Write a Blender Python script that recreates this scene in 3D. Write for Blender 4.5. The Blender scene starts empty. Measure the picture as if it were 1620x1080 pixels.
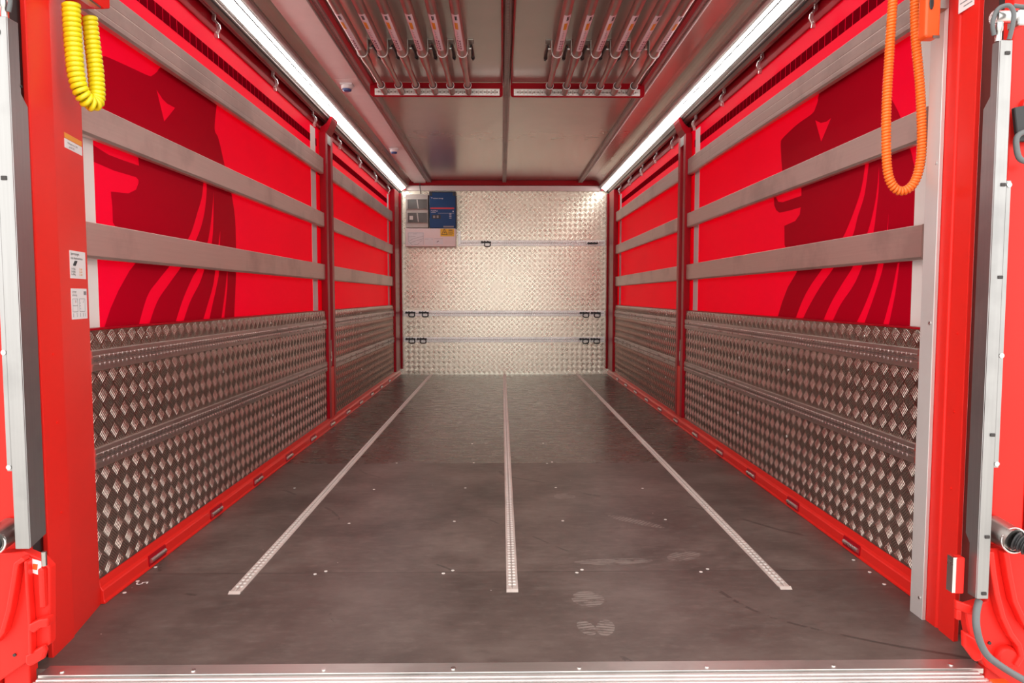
import bpy, bmesh, math, random
from mathutils import Vector, Matrix
random.seed(7)
SC = bpy.context.scene
COL = SC.collection

# ------------------------------------------------------------------ camera
cam_d = bpy.data.cameras.new('camera')
cam_d.sensor_width = 36.0
cam_d.lens = 1115.3 / 1620 * 36
cam_d.clip_start = 0.05
cam = bpy.data.objects.new('camera', cam_d)
COL.objects.link(cam)
cam.location = (-0.0332, 0.0, 0.93)
cam.rotation_euler = (math.radians(90) - 0.06386, 0.0, -0.01476)
SC.camera = cam
# ------------------------------------------------------------------ world, exposure
world = bpy.data.worlds.new('world')
SC.world = world
world.use_nodes = True
wb = world.node_tree.nodes['Background']
wb.inputs[0].default_value = (1.0, 0.965, 0.92, 1)
wb.inputs[1].default_value = 1.95
SC.view_settings.view_transform = 'Standard'
SC.view_settings.look = 'None'
SC.view_settings.gamma = 1
SC.view_settings.use_curve_mapping = False
SC.view_settings.exposure = 0.55
LED_STRENGTH = 8.0


# ------------------------------------------------------------------ helpers
def lin(r, g, b):
    def c(v):
        v /= 255.0
        return v / 12.92 if v <= 0.04045 else ((v + 0.055) / 1.055) ** 2.4
    return (c(r), c(g), c(b), 1.0)


class NT:
    """tiny node-graph builder"""
    def __init__(s, name):
        s.m = bpy.data.materials.new(name)
        s.m.use_nodes = True
        s.t = s.m.node_tree
        s.b = s.t.nodes['Principled BSDF']

    def n(s, typ, **kw):
        nd = s.t.nodes.new(typ)
        for k, v in kw.items():
            setattr(nd, k, v)
        return nd

    def link(s, a, b):
        s.t.links.new(a, b)

    def val(s, sock, v):
        if hasattr(v, 'is_output') or isinstance(v, bpy.types.NodeSocket):
            s.link(v, sock)
        else:
            sock.default_value = (*v, 1.0) if isinstance(v, tuple) and len(v) == 3 else v

    def math(s, op, a, b=None, c=None):
        nd = s.n('ShaderNodeMath', operation=op)
        s.val(nd.inputs[0], a)
        if b is not None:
            s.val(nd.inputs[1], b)
        if c is not None:
            s.val(nd.inputs[2], c)
        return nd.outputs[0]

    def pos(s):
        g = s.n('ShaderNodeNewGeometry')
        x = s.n('ShaderNodeSeparateXYZ')
        s.link(g.outputs['Position'], x.inputs[0])
        return g.outputs['Position'], x.outputs[0], x.outputs[1], x.outputs[2]

    def noise(s, vec, scale, detail=4, rough=0.55, stretch=(1, 1, 1)):
        mp = s.n('ShaderNodeMapping')
        mp.inputs['Scale'].default_value = stretch
        s.link(vec, mp.inputs[0])
        nz = s.n('ShaderNodeTexNoise')
        nz.inputs['Scale'].default_value = scale
        nz.inputs['Detail'].default_value = detail
        nz.inputs['Roughness'].default_value = rough
        s.link(mp.outputs[0], nz.inputs['Vector'])
        return nz.outputs['Fac']

    def ramp(s, fac, stops):
        r = s.n('ShaderNodeValToRGB')
        el = r.color_ramp.elements
        while len(el) < len(stops):
            el.new(0.5)
        for e, (p, c) in zip(el, stops):
            e.position = p
            e.color = c if len(c) == 4 else (*c, 1)
        s.link(fac, r.inputs[0])
        return r.outputs[0]

    def mix(s, fac, a, b):
        nd = s.n('ShaderNodeMix', data_type='RGBA')
        s.val(nd.inputs[0], fac)
        s.val(nd.inputs[6], a)
        s.val(nd.inputs[7], b)
        return nd.outputs[2]

    def bump(s, h, strength, dist):
        b = s.n('ShaderNodeBump')
        b.inputs['Strength'].default_value = strength
        b.inputs['Distance'].default_value = dist
        s.link(h, b.inputs['Height'])
        s.link(b.outputs[0], s.b.inputs['Normal'])


def simple(name, col, rough=0.5, metal=0.0, spec=0.5, coat=0.0, var=0.06, vscale=12.0, rv=0.12):
    """plain procedural surface: base colour with a little dirt mottling in colour and gloss"""
    k = NT(name)
    p, x, y, z = k.pos()
    f = k.noise(p, vscale)
    a = tuple(c * (1 - var) for c in col[:3]) + (1,)
    b = tuple(min(1, c * (1 + var)) for c in col[:3]) + (1,)
    k.link(k.ramp(f, [(0.3, a), (0.7, b)]), k.b.inputs['Base Color'])
    r = k.math('MULTIPLY_ADD', f, rv, rough - rv / 2)
    k.link(r, k.b.inputs['Roughness'])
    k.b.inputs['Metallic'].default_value = metal
    k.b.inputs['Specular IOR Level'].default_value = spec
    k.b.inputs['Coat Weight'].default_value = coat
    k.b.inputs['Coat Roughness'].default_value = 0.12
    return k.m


def emit(name, col, strength):
    k = NT(name)
    k.b.inputs['Base Color'].default_value = (0.9, 0.9, 0.9, 1)
    k.b.inputs['Emission Color'].default_value = col
    k.b.inputs['Emission Strength'].default_value = strength
    return k.m


def tread_bars(u0, u1, z0, z1, fine, H=0.0019):
    """raised bars of five-bar tread plate over the rectangle u0..u1, z0..z1 in (u, z, height) space"""
    L = 0.0424
    r = 0.70710678
    prof = [(-0.5, 0.0), (-0.42, 0.6), (-0.2, 0.94), (0.0, 1.0), (0.2, 0.94), (0.42, 0.6), (0.5, 0.0)] if fine else [(-0.5, 0.0), (-0.12, 1.0), (0.12, 1.0), (0.5, 0.0)]
    st = [(-0.5, 0.35, 0.0), (-0.36, 0.95, 0.95), (0.36, 0.95, 0.95), (0.5, 0.35, 0.0)]
    W, LEN = (0.0052 if fine else 0.0062), 0.037
    n = len(prof)
    vs, fs = [], []
    k0, k1 = int((u0 + z0) * r / L) - 1, int((u1 + z1) * r / L) + 2
    l0, l1 = int((u0 - z1) * r / L) - 2, int((u1 - z0) * r / L) + 2
    face = [(a * n + b, a * n + b + 1, (a + 1) * n + b + 1, (a + 1) * n + b) for a in range(3) for b in range(n - 1)]
    for p in range(k0, k1):
        for q in range(l0, l1):
            a, b = (p + 0.5) * L, (q + 0.5) * L
            cu, cz = (a + b) * r, (a - b) * r
            if not (u0 + 0.002 < cu < u1 - 0.002 and z0 + 0.002 < cz < z1 - 0.002):
                continue
            d = (r, r) if (p + q) % 2 else (r, -r)
            e = (-d[1], d[0])
            for i in range(5):
                off = (i - 2) * 0.0079
                ou, oz = cu + e[0] * off, cz + e[1] * off
                o = len(vs)
                for (t, w, h) in st:
                    for (c, hh) in prof:
                        uu = ou + d[0] * t * LEN + e[0] * c * W * w
                        zz = oz + d[1] * t * LEN + e[1] * c * W * w
                        vs.append((min(u1 - 0.0005, max(u0 + 0.0005, uu)), min(z1 - 0.0005, max(z0 + 0.0005, zz)), h * hh * H))
                fs += [(o + f[0], o + f[1], o + f[2], o + f[3]) for f in face]
    return vs, fs


def tread_material(name, base, rough):
    k = NT(name)
    p, x, y, z = k.pos()
    f = k.noise(p, 5.0, 5)
    f2 = k.noise(p, 70.0, 2)
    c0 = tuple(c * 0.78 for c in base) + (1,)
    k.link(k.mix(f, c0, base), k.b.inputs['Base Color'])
    k.b.inputs['Metallic'].default_value = 1.0
    k.link(k.math('ADD', k.math('MULTIPLY_ADD', f, 0.10, rough - 0.08), k.math('MULTIPLY', f2, 0.06)), k.b.inputs['Roughness'])
    return k.m


def brushed(name, base, rough, axis='y', metal=1.0, dirt=0.25):
    k = NT(name)
    p, x, y, z = k.pos()
    st = {'y': (1, 0.02, 1), 'x': (0.02, 1, 1), 'z': (1, 1, 0.02)}[axis]
    f = k.noise(p, 160.0, 3, 0.6, st)
    d = k.noise(p, 3.0, 5, 0.6)
    c0 = tuple(c * (1 - dirt) for c in base[:3]) + (1,)
    c = k.mix(k.math('MULTIPLY', f, 0.5), base, c0)
    c = k.mix(k.math('MULTIPLY', k.ramp(d, [(0.50, (0, 0, 0)), (0.66, (1, 1, 1))]), 0.6), c, tuple(v * 0.62 for v in base[:3]) + (1,))
    k.link(c, k.b.inputs['Base Color'])
    k.b.inputs['Metallic'].default_value = metal
    k.link(k.math('MULTIPLY_ADD', f, 0.15, rough - 0.05), k.b.inputs['Roughness'])
    k.bump(f, 0.06, 0.001)
    return k.m


def tarp_material(name, col, trans, spec=0.06):
    k = NT(name)
    p, x, y, z = k.pos()
    f = k.noise(p, 2.2, 3)
    c0 = tuple(c * 0.93 for c in col[:3]) + (1,)
    cc = k.mix(f, c0, col)
    k.link(cc, k.b.inputs['Base Color'])
    k.b.inputs['Roughness'].default_value = 0.42
    k.b.inputs['Specular IOR Level'].default_value = spec
    wv = k.noise(p, 500.0, 1)
    k.bump(wv, 0.05, 0.0005)
    if trans > 0:
        t = k.n('ShaderNodeBsdfTranslucent')
        k.link(cc, t.inputs[0])
        mx = k.n('ShaderNodeMixShader')
        mx.inputs[0].default_value = trans
        k.link(k.b.outputs[0], mx.inputs[1])
        k.link(t.outputs[0], mx.inputs[2])
        out = k.t.nodes['Material Output']
        k.link(mx.outputs[0], out.inputs['Surface'])
    return k.m


def floor_material():
    k = NT('film_faced_plywood')
    p, x, y, z = k.pos()
    f = k.noise(p, 2.6, 7, 0.62)
    g = k.noise(p, 9.0, 6, 0.65, (1, 2.2, 1))
    c = k.ramp(f, [(0.3, lin(66, 55, 51)), (0.50, lin(92, 79, 74)), (0.74, lin(118, 105, 99))])
    # grey scuffed patches
    sc = k.ramp(g, [(0.55, (0, 0, 0)), (0.75, (1, 1, 1))])
    c = k.mix(k.math('MULTIPLY', sc, 0.38), c, lin(132, 120, 114))
    fine = k.noise(p, 26.0, 6, 0.7, (0.6, 1.6, 1))
    fm = k.ramp(fine, [(0.52, (0, 0, 0)), (0.72, (1, 1, 1))])
    c = k.mix(k.math('MULTIPLY', fm, 0.30), c, lin(138, 126, 119))
    fd = k.ramp(fine, [(0.30, (1, 1, 1)), (0.46, (0, 0, 0))])
    c = k.mix(k.math('MULTIPLY', fd, 0.35), c, lin(52, 43, 40))
    # sheet to sheet tone: the three plywood sheets across the length
    s1 = k.math('LESS_THAN', y, 2.332)
    c = k.mix(k.math('MULTIPLY', s1, 0.3), c, lin(74, 60, 57))
    s3 = k.math('GREATER_THAN', y, 3.89)
    c = k.mix(k.math('MULTIPLY', s3, 0.45), c, lin(66, 55, 48))
    # seams
    for yy in (2.332, 3.89, 7.07):
        d = k.math('ABSOLUTE', k.math('SUBTRACT', y, yy))
        c = k.mix(k.math('MULTIPLY', k.math('LESS_THAN', d, 0.0025), 0.6), c, lin(40, 32, 30))
    # dark rubber streaks
    w = k.n('ShaderNodeTexWave', wave_type='BANDS', bands_direction='DIAGONAL')
    w.inputs['Scale'].default_value = 0.75
    w.inputs['Distortion'].default_value = 9.0
    w.inputs['Detail'].default_value = 2.0
    w.inputs['Detail Scale'].default_value = 0.7
    k.link(p, w.inputs['Vector'])
    st = k.math('GREATER_THAN', w.outputs['Fac'], 0.9985)
    st = k.math('MULTIPLY', st, k.math('GREATER_THAN', f, 0.53))
    c = k.mix(k.math('MULTIPLY', st, 0.55), c, lin(42, 34, 32))
    # dust specks
    v = k.n('ShaderNodeTexVoronoi')
    v.inputs['Scale'].default_value = 13.0
    k.link(p, v.inputs['Vector'])
    sp = k.math('LESS_THAN', v.outputs['Distance'], 0.028)
    rnd = k.n('ShaderNodeSeparateColor')
    k.link(v.outputs['Color'], rnd.inputs[0])
    sp = k.math('MULTIPLY', sp, k.math('LESS_THAN', rnd.outputs[0], 0.22))
    c = k.mix(sp, c, lin(190, 180, 175))
    # boot prints (dusty ellipses with tread lines)
    def print_mask(cx, cy, rx, ry, rot):
        dx = k.math('SUBTRACT', x, cx)
        dy = k.math('SUBTRACT', y, cy)
        a = k.math('ADD', k.math('MULTIPLY', dx, math.cos(rot)), k.math('MULTIPLY', dy, math.sin(rot)))
        b = k.math('SUBTRACT', k.math('MULTIPLY', dy, math.cos(rot)), k.math('MULTIPLY', dx, math.sin(rot)))
        e = k.math('ADD', k.math('POWER', k.math('ABSOLUTE', k.math('DIVIDE', a, rx)), 2.0),
                   k.math('POWER', k.math('ABSOLUTE', k.math('DIVIDE', b, ry)), 2.0))
        m = k.math('LESS_THAN', e, 1.0)
        tr = k.math('GREATER_THAN', k.math('SINE', k.math('MULTIPLY', b, 420.0)), -0.55)
        return k.math('MULTIPLY', m, k.math('MULTIPLY', tr, k.ramp(fine, [(0.40, (0, 0, 0)), (0.52, (1, 1, 1))])))
    for cx, cy, rx, ry, rot in ((0.232, 2.115, 0.050, 0.055, 0.1), (0.205, 1.925, 0.024, 0.045, 0.25), (0.258, 1.925, 0.026, 0.048, -0.2),
                                (0.52, 2.86, 0.028, 0.13, 0.9), (0.36, 2.42, 0.14, 0.03, 0.05), (0.62, 2.47, 0.07, 0.04, 0.5),
                                (0.26, 3.23, 0.05, 0.05, 0.0)):
        c = k.mix(k.math('MULTIPLY', print_mask(cx, cy, rx, ry, rot), 0.5), c, lin(150, 140, 133))
    k.link(c, k.b.inputs['Base Color'])
    r = k.math('MULTIPLY_ADD', g, 0.22, 0.30)
    r = k.math('SUBTRACT', r, k.math('MULTIPLY', s3, 0.13))
    k.link(r, k.b.inputs['Roughness'])
    k.b.inputs['Specular IOR Level'].default_value = 0.5
    k.bump(k.noise(p, 45.0, 5, 0.6), 0.10, 0.002)
    return k.m


M = dict(
    floor=floor_material(),
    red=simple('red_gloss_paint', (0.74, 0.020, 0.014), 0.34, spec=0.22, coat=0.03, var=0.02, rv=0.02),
    red_shaded=simple('red_paint_shaded', (0.34, 0.002, 0.010), 0.32, spec=0.16, coat=0.0, var=0.02, rv=0.03),  # same red paint, darkened because less light reaches the inside
    tarp=tarp_material('red_tarpaulin', (0.90, 0.006, 0.066), 0.45),
    print=tarp_material('dark_red_print', (0.46, 0.001, 0.014), 0.0, 0.02),
    square=tarp_material('maroon_print', (0.15, 0.001, 0.006), 0.0, 0.0),
    white=simple('white_vinyl', (0.78, 0.74, 0.72), 0.5, var=0.02),
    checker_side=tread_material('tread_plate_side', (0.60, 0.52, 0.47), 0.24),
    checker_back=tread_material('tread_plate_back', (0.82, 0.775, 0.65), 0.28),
    board=brushed('brushed_aluminium_board', (0.68, 0.56, 0.51, 1), 0.42, 'y', metal=0.8),
    alu_y=brushed('aluminium_profile', (0.66, 0.59, 0.55, 1), 0.38, 'y'),
    alu_x=brushed('aluminium_profile_cross', (0.74, 0.72, 0.70, 1), 0.38, 'x'),
    alu_z=brushed('aluminium_profile_upright', (0.72, 0.72, 0.72, 1), 0.36, 'z'),
    alu_bright=brushed('bright_aluminium', (0.90, 0.89, 0.88, 1), 0.42, 'x', metal=0.85, dirt=0.15),
    ceil=simple('ceiling_sheet', (0.66, 0.60, 0.53), 0.24, 0.60, var=0.03, vscale=5.0, rv=0.04),
    roofrail=brushed('roof_profile', (0.46, 0.40, 0.38, 1), 0.40, 'y', metal=0.9),
    duct=simple('white_duct', (0.86, 0.76, 0.74), 0.35, var=0.03),
    gap=simple('gap_shade', (0.16, 0.07, 0.06), 0.5),  # brown-grey colour standing for the shade inside the jamb gaps
    barmetal=brushed('bar_tube', (0.60, 0.50, 0.46, 1), 0.38, 'y', metal=0.9),
    zinc=simple('zinc_plated_steel', (0.72, 0.71, 0.70), 0.28, 1.0),
    steel=simple('grey_steel', (0.42, 0.40, 0.38), 0.35, 1.0),
    dark=simple('dark_hole', (0.03, 0.025, 0.025), 0.6),
    slot=simple('track_recess', (0.30, 0.26, 0.24), 0.45, 0.8),
    black=simple('black_rubber', (0.018, 0.018, 0.02), 0.45),
    greyhose=simple('grey_hose', (0.11, 0.12, 0.125), 0.45),
    blue=simple('blue_enamel', (0.004, 0.055, 0.19), 0.4, spec=0.3, var=0.03),
    bluedark=simple('dark_corner_plastic', (0.015, 0.02, 0.035), 0.4),
    redband=simple('red_band', (0.60, 0.03, 0.04), 0.4),
    grey=simple('light_grey_plastic', (0.50, 0.46, 0.42), 0.4, var=0.03),
    pane=simple('smoked_pane', (0.07, 0.062, 0.055), 0.25),
    breaker=simple('breaker_plastic', (0.62, 0.58, 0.54), 0.4),
    paper=simple('white_label', (0.80, 0.79, 0.80), 0.45, var=0.02),
    pinklabel=simple('pale_bar_label', (0.90, 0.77, 0.84), 0.4, var=0.02),
    ink=simple('ink', (0.03, 0.03, 0.035), 0.5),
    inkgrey=simple('grey_ink', (0.25, 0.25, 0.27), 0.5),
    inkviolet=simple('violet_ink', (0.30, 0.13, 0.20), 0.5),
    orangeink=simple('orange_ink', (0.85, 0.33, 0.02), 0.45),
    yellowsign=simple('yellow_sign', (0.85, 0.52, 0.01), 0.4, var=0.02),
    yellow=simple('yellow_cable', (0.80, 0.68, 0.01), 0.32, coat=0.2, var=0.03),
    orange=simple('orange_cable', (0.92, 0.17, 0.015), 0.35, coat=0.15, var=0.03),
    orangebox=simple('orange_plastic', (0.85, 0.10, 0.015), 0.38, var=0.03),
    chalk=simple('white_chalk', (0.8, 0.8, 0.8), 0.8),
    bluelens=simple('blue_lens', (0.05, 0.10, 0.28), 0.2),
    led=emit('led_diffuser', (1.0, 0.97, 0.92, 1), LED_STRENGTH),
    galv=brushed('galvanised_sheet', (0.40, 0.40, 0.40, 1), 0.36, 'z', metal=0.9, dirt=0.35),
    screwhead=simple('bright_screw_head', (0.85, 0.83, 0.80), 0.35, 0.25),
    floorrail=brushed('floor_rail_aluminium', (0.86, 0.79, 0.74, 1), 0.5, 'y', metal=0.6, dirt=0.2),
    recess=simple('rail_recess', (0.50, 0.45, 0.42), 0.5, 0.4),
    anodised=simple('matt_anodised_trim', (0.64, 0.61, 0.60), 0.42, 0.35, var=0.04, vscale=4.0),
    bounce_paving=simple('bounce_paving', (0.55, 0.52, 0.49), 0.9, var=0.15),  # unseen yard, colour lightened to bounce more light onto the jambs
)
WL = {}


class MB:
    def __init__(s):
        s.v, s.f, s.mi, s.sm = [], [], [], []
        s.cur = 0
        s.smooth = False

    def add(s, vs, fs, smooth=None):
        o = len(s.v)
        s.v += [tuple(v) for v in vs]
        for f in fs:
            s.f.append([i + o for i in f])
            s.mi.append(s.cur)
            s.sm.append(s.smooth if smooth is None else smooth)
        return s

    def box(s, x0, x1, y0, y1, z0, z1):
        vs = [(x, y, z) for x in (x0, x1) for y in (y0, y1) for z in (z0, z1)]
        return s.add(vs, [(0, 1, 3, 2), (4, 6, 7, 5), (0, 4, 5, 1), (2, 3, 7, 6), (0, 2, 6, 4), (1, 5, 7, 3)], False)

    def prism(s, poly, axis, a0, a1):
        n = len(poly)
        def p(q, a):
            if axis == 'x':
                return (a, q[0], q[1])
            if axis == 'y':
                return (q[0], a, q[1])
            return (q[0], q[1], a)
        vs = [p(q, a0) for q in poly] + [p(q, a1) for q in poly]
        fs = [list(range(n)), list(range(2 * n - 1, n - 1, -1))]
        fs += [(i, (i + 1) % n, n + (i + 1) % n, n + i) for i in range(n)]
        return s.add(vs, fs, False)

    def sweep(s, pts, rad, n=10, caps=True, closed=False):
        """round tube along a polyline; rad number or list"""
        pts = [Vector(p) for p in pts]
        m = len(pts)
        if not hasattr(rad, '__len__'):
            rad = [rad] * m
        tan = []
        for i in range(m):
            a = pts[(i - 1) % m] if (closed or i > 0) else pts[0]
            b = pts[(i + 1) % m] if (closed or i < m - 1) else pts[-1]
            tan.append((b - a).normalized())
        up = Vector((0, 0, 1)) if abs(tan[0].z) < 0.9 else Vector((1, 0, 0))
        nn = (up - tan[0] * up.dot(tan[0])).normalized()
        vs = []
        for i in range(m):
            nn = (nn - tan[i] * nn.dot(tan[i])).normalized()
            bb = tan[i].cross(nn)
            for j in range(n):
                a = 2 * math.pi * j / n
                vs.append(pts[i] + (nn * math.cos(a) + bb * math.sin(a)) * rad[i])
        fs = []
        for i in range(m if closed else m - 1):
            i2 = (i + 1) % m
            for j in range(n):
                j2 = (j + 1) % n
                fs.append((i * n + j, i * n + j2, i2 * n + j2, i2 * n + j))
        s.add(vs, fs, True)
        if caps and not closed:
            s.add(vs[:n], [list(range(n))[::-1]], False)
            s.add(vs[-n:], [list(range(n))], False)
        return s

    def ring(s, c, axis, R, r, a0=0, a1=2 * math.pi, n=28, k=8, sx=1.0):
        c = Vector(c)
        e = {'x': (Vector((0, 1, 0)), Vector((0, 0, 1))), 'y': (Vector((1, 0, 0)), Vector((0, 0, 1))), 'z': (Vector((1, 0, 0)), Vector((0, 1, 0)))}[axis]
        full = abs(a1 - a0 - 2 * math.pi) < 1e-6
        m = n if full else n + 1
        pts = [c + e[0] * (R * sx * math.cos(a0 + (a1 - a0) * i / n)) + e[1] * (R * math.sin(a0 + (a1 - a0) * i / n)) for i in range(m)]
        return s.sweep(pts, r, k, closed=full)

    def disc(s, c, axis, r, t, n=8):
        c = Vector(c)
        d = {'x': Vector((1, 0, 0)), 'y': Vector((0, 1, 0)), 'z': Vector((0, 0, 1))}[axis]
        return s.sweep([c - d * t / 2, c + d * t / 2], r, n)

    def build(s, name, mat, parent=None, bevel=0.0, seg=1):
        me = bpy.data.meshes.new(name)
        o = WL.get(parent.name, Vector()) if parent else Vector()
        me.from_pydata([Vector(v) - o for v in s.v], [], s.f)
        bm = bmesh.new()
        bm.from_mesh(me)
        bmesh.ops.recalc_face_normals(bm, faces=bm.faces)
        bm.to_mesh(me)
        bm.free()
        for i, p in enumerate(me.polygons):
            p.use_smooth = s.sm[i]
            p.material_index = s.mi[i]
        for k in (mat if isinstance(mat, (list, tuple)) else [mat]):
            me.materials.append(M[k])
        ob = bpy.data.objects.new(name, me)
        COL.objects.link(ob)
        if parent:
            ob.parent = parent
        WL[ob.name] = o
        if bevel:
            b = ob.modifiers.new('bevel', 'BEVEL')
            b.width = bevel
            b.segments = seg
            b.limit_method = 'ANGLE'
            b.angle_limit = math.radians(40)
        return ob


def smooth(pts, n=8):
    out = []
    P = [pts[0]] + pts + [pts[-1]]
    for i in range(1, len(P) - 2):
        for j in range(n):
            tt = j / n
            a, b, c, d = P[i - 1], P[i], P[i + 1], P[i + 2]
            out.append(0.5 * ((2 * b) + (c - a) * tt + (2 * a - 5 * b + 4 * c - d) * tt ** 2 + (3 * b - a - 3 * c + d) * tt ** 3))
    out.append(pts[-1])
    return out


def soft(pts):
    """rounded version of an outline given as (y, z) pairs"""
    return [(v.x, v.y) for v in smooth([Vector((a, b, 0)) for a, b in pts], 5)]


def flat_with_holes(name, loops, x, mat, parent):
    """flat print in the plane x = const: first loop is the outline, the others are left open"""
    bm = bmesh.new()
    o = WL[parent.name]
    for lp in loops:
        vs = [bm.verts.new(Vector((x, y, z)) - o) for y, z in lp]
        for i in range(len(vs)):
            bm.edges.new((vs[i], vs[(i + 1) % len(vs)]))
    bmesh.ops.triangle_fill(bm, use_beauty=True, use_dissolve=False, edges=bm.edges[:], normal=(1, 0, 0))
    me = bpy.data.meshes.new(name)
    bm.to_mesh(me)
    bm.free()
    me.materials.append(M[mat])
    ob = bpy.data.objects.new(name, me)
    COL.objects.link(ob)
    ob.parent = parent
    WL[ob.name] = o
    return ob


def tag(o, label=None, cat=None, group=None, kind=None):
    if label:
        o['label'] = label
    if cat:
        o['category'] = cat
    if group:
        o['group'] = group
    if kind:
        o['kind'] = kind
    return o


def thing(name, loc, label, cat, group=None):
    o = bpy.data.objects.new(name, None)
    o.empty_display_size = 0.05
    COL.objects.link(o)
    o.location = loc
    WL[o.name] = Vector(loc)
    return tag(o, label, cat, group)


def clone(root, loc, label):
    """copy a thing with its parts and sub-parts"""
    r = root.copy()
    COL.objects.link(r)
    r.location = loc
    r['label'] = label
    def rec(a, b):
        for ch in a.children:
            c = ch.copy()
            COL.objects.link(c)
            c.parent = b
            rec(ch, c)
    rec(root, r)
    return r


def text(mb, body, origin, xdir, ydir, size, thick=0.0006):
    """lettering as mesh, laid in the plane spanned by xdir, ydir"""
    cu = bpy.data.curves.new('lettering', 'FONT')
    cu.body = body
    cu.size = size
    cu.resolution_u = 2
    ob = bpy.data.objects.new('lettering', cu)
    COL.objects.link(ob)
    dg = bpy.context.evaluated_depsgraph_get()
    me = bpy.data.meshes.new_from_object(ob.evaluated_get(dg))
    xd, yd = Vector(xdir).normalized(), Vector(ydir).normalized()
    nd = xd.cross(yd) * thick
    o = Vector(origin)
    vs = [o + xd * v.co.x + yd * v.co.y + nd for v in me.vertices]
    mb.add(vs, [list(p.vertices) for p in me.polygons], False)
    bpy.data.objects.remove(ob)
    bpy.data.curves.remove(cu)
    bpy.data.meshes.remove(me)
    return mb


ORD = ['first', 'second', 'third', 'fourth', 'fifth', 'sixth', 'seventh', 'eighth', 'ninth', 'tenth', 'eleventh', 'twelfth']
SIDES = (('left', -1), ('right', 1))
YB = 8.412      # back wall
YF = 1.725      # rear edge of the cargo floor
ZC = 2.29       # ceiling

# ------------------------------------------------------------------ the shell
floor = MB().box(-1.30, 1.30, YF, 8.47, -0.10, 0.0).build('floor', 'floor')
tag(floor, 'dark brown scuffed plywood cargo floor with lashing rails', kind='structure')
SCREWS = [(-0.66, 2.32), (-0.63, 2.345), (-0.23, 2.32), (-0.2, 2.345), (0.22, 2.32), (0.24, 2.345), (0.64, 2.32), (0.67, 2.345), (-0.66, 2.85), (-0.23, 2.87),
          (0.22, 2.87), (0.65, 2.88), (-0.19, 3.9), (0.22, 3.88), (0.25, 3.91), (-0.21, 3.38), (0.23, 3.38), (-0.22, 4.41), (0.23, 4.42), (-0.62, 3.9),
          (-0.65, 3.36), (-1.04, 3.39), (0.65, 3.36), (1.21, 2.42), (1.21, 2.31), (1.205, 2.21), (-1.225, 2.39), (-1.225, 2.27), (-1.22, 2.18)]
for sx, sy in SCREWS:
    MB().disc((sx, sy, 0.0006), 'z', 0.0058, 0.0016, 12).build('screw', 'screwhead', floor)
m = MB()
text(m, '5', (-1.222, 2.258, 0.0008), (0.30, -0.95, 0), (0.95, 0.30, 0), 0.052)
m.build('chalk_number', 'chalk', floor)['label'] = 'white chalked number five'

ceil = MB().box(-1.30, 1.30, 1.80, 8.47, ZC, ZC + 0.03).build('ceiling', 'ceil')
tag(ceil, 'grey metal sheet roof lining', kind='structure')
m = MB().box(-1.30, 1.30, YB, YB + 0.06, 0.0, 2.36)
bv, bf = tread_bars(-1.20, 1.20, 0.004, 2.166, False, 0.0011)
m.add([(u, YB - h, z) for u, z, h in bv], bf, True)
wbk = m.build('wall_back', 'checker_back')
tag(wbk, 'pale aluminium tread plate front wall at the far end', kind='structure')
m = MB().box(-1.205, 1.225, YB - 0.03, YB, 2.168, 2.226)
t = m.build('trim_1', 'duct', None, 0.003)
tag(t, 'pale rail across the top of the tread plate end wall', kind='structure')
t = MB().box(-1.29, 1.29, YB - 0.05, YB - 0.002, 2.23, 2.287).build('trim_2', 'red_shaded', None, 0.003)
tag(t, 'red cross beam above the end wall under the roof', kind='structure')
# rear sill of the body and lift platform
t = MB()
t.box(-1.172, 1.172, 1.690, YF + 0.012, -0.012, 0.0022)
t.build('trim_3', 'alu_x', None, 0.001)
tag(bpy.data.objects['trim_3'], 'flat grey aluminium strip along the rear edge of the floor', kind='structure')
for rx in (-1.123, -0.80, -0.477, -0.155, 0.16, 0.481, 0.801, 1.10):
    MB().disc((rx, 1.708, 0.0032), 'z', 0.006, 0.003, 10).build('rivet', 'zinc', bpy.data.objects['trim_3'])
t = thing('lift_platform', (0, 1.45, -0.05), 'ribbed bright aluminium tail lift platform just behind the cargo floor', 'platform')
m = MB().box(-1.165, 1.15, 1.10, 1.688, -0.05, -0.008)
y = 1.684
while y > 1.12:
    m.prism([(y - 0.013, -0.008), (y - 0.0105, 0.0005), (y - 0.0025, 0.0005), (y, -0.008)], 'x', -1.165, 1.15)
    y -= 0.0165
m.build('deck', 'alu_bright', t)
MB().box(1.1505, 1.19, 1.30, 1.64, -0.04, 0.004).build('end_strip', 'orangebox', t, 0.002)['label'] = 'orange edge strip'
MB().disc((1.168, 1.60, 0.006), 'z', 0.007, 0.004, 10).build('bolt', 'zinc', t)
g = MB().box(-14, 14, -14, 16, -1.25, -1.2).build('ground', 'bounce_paving')
tag(g, 'grey paved yard under the vehicle', kind='structure')
# rear portal header (above the picture)
t = MB().box(-1.36, 1.36, 1.80, 2.05, 2.325, 2.50).build('trim_4', 'red', None, 0.004)
tag(t, 'red header beam over the rear opening', kind='structure')


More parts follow.
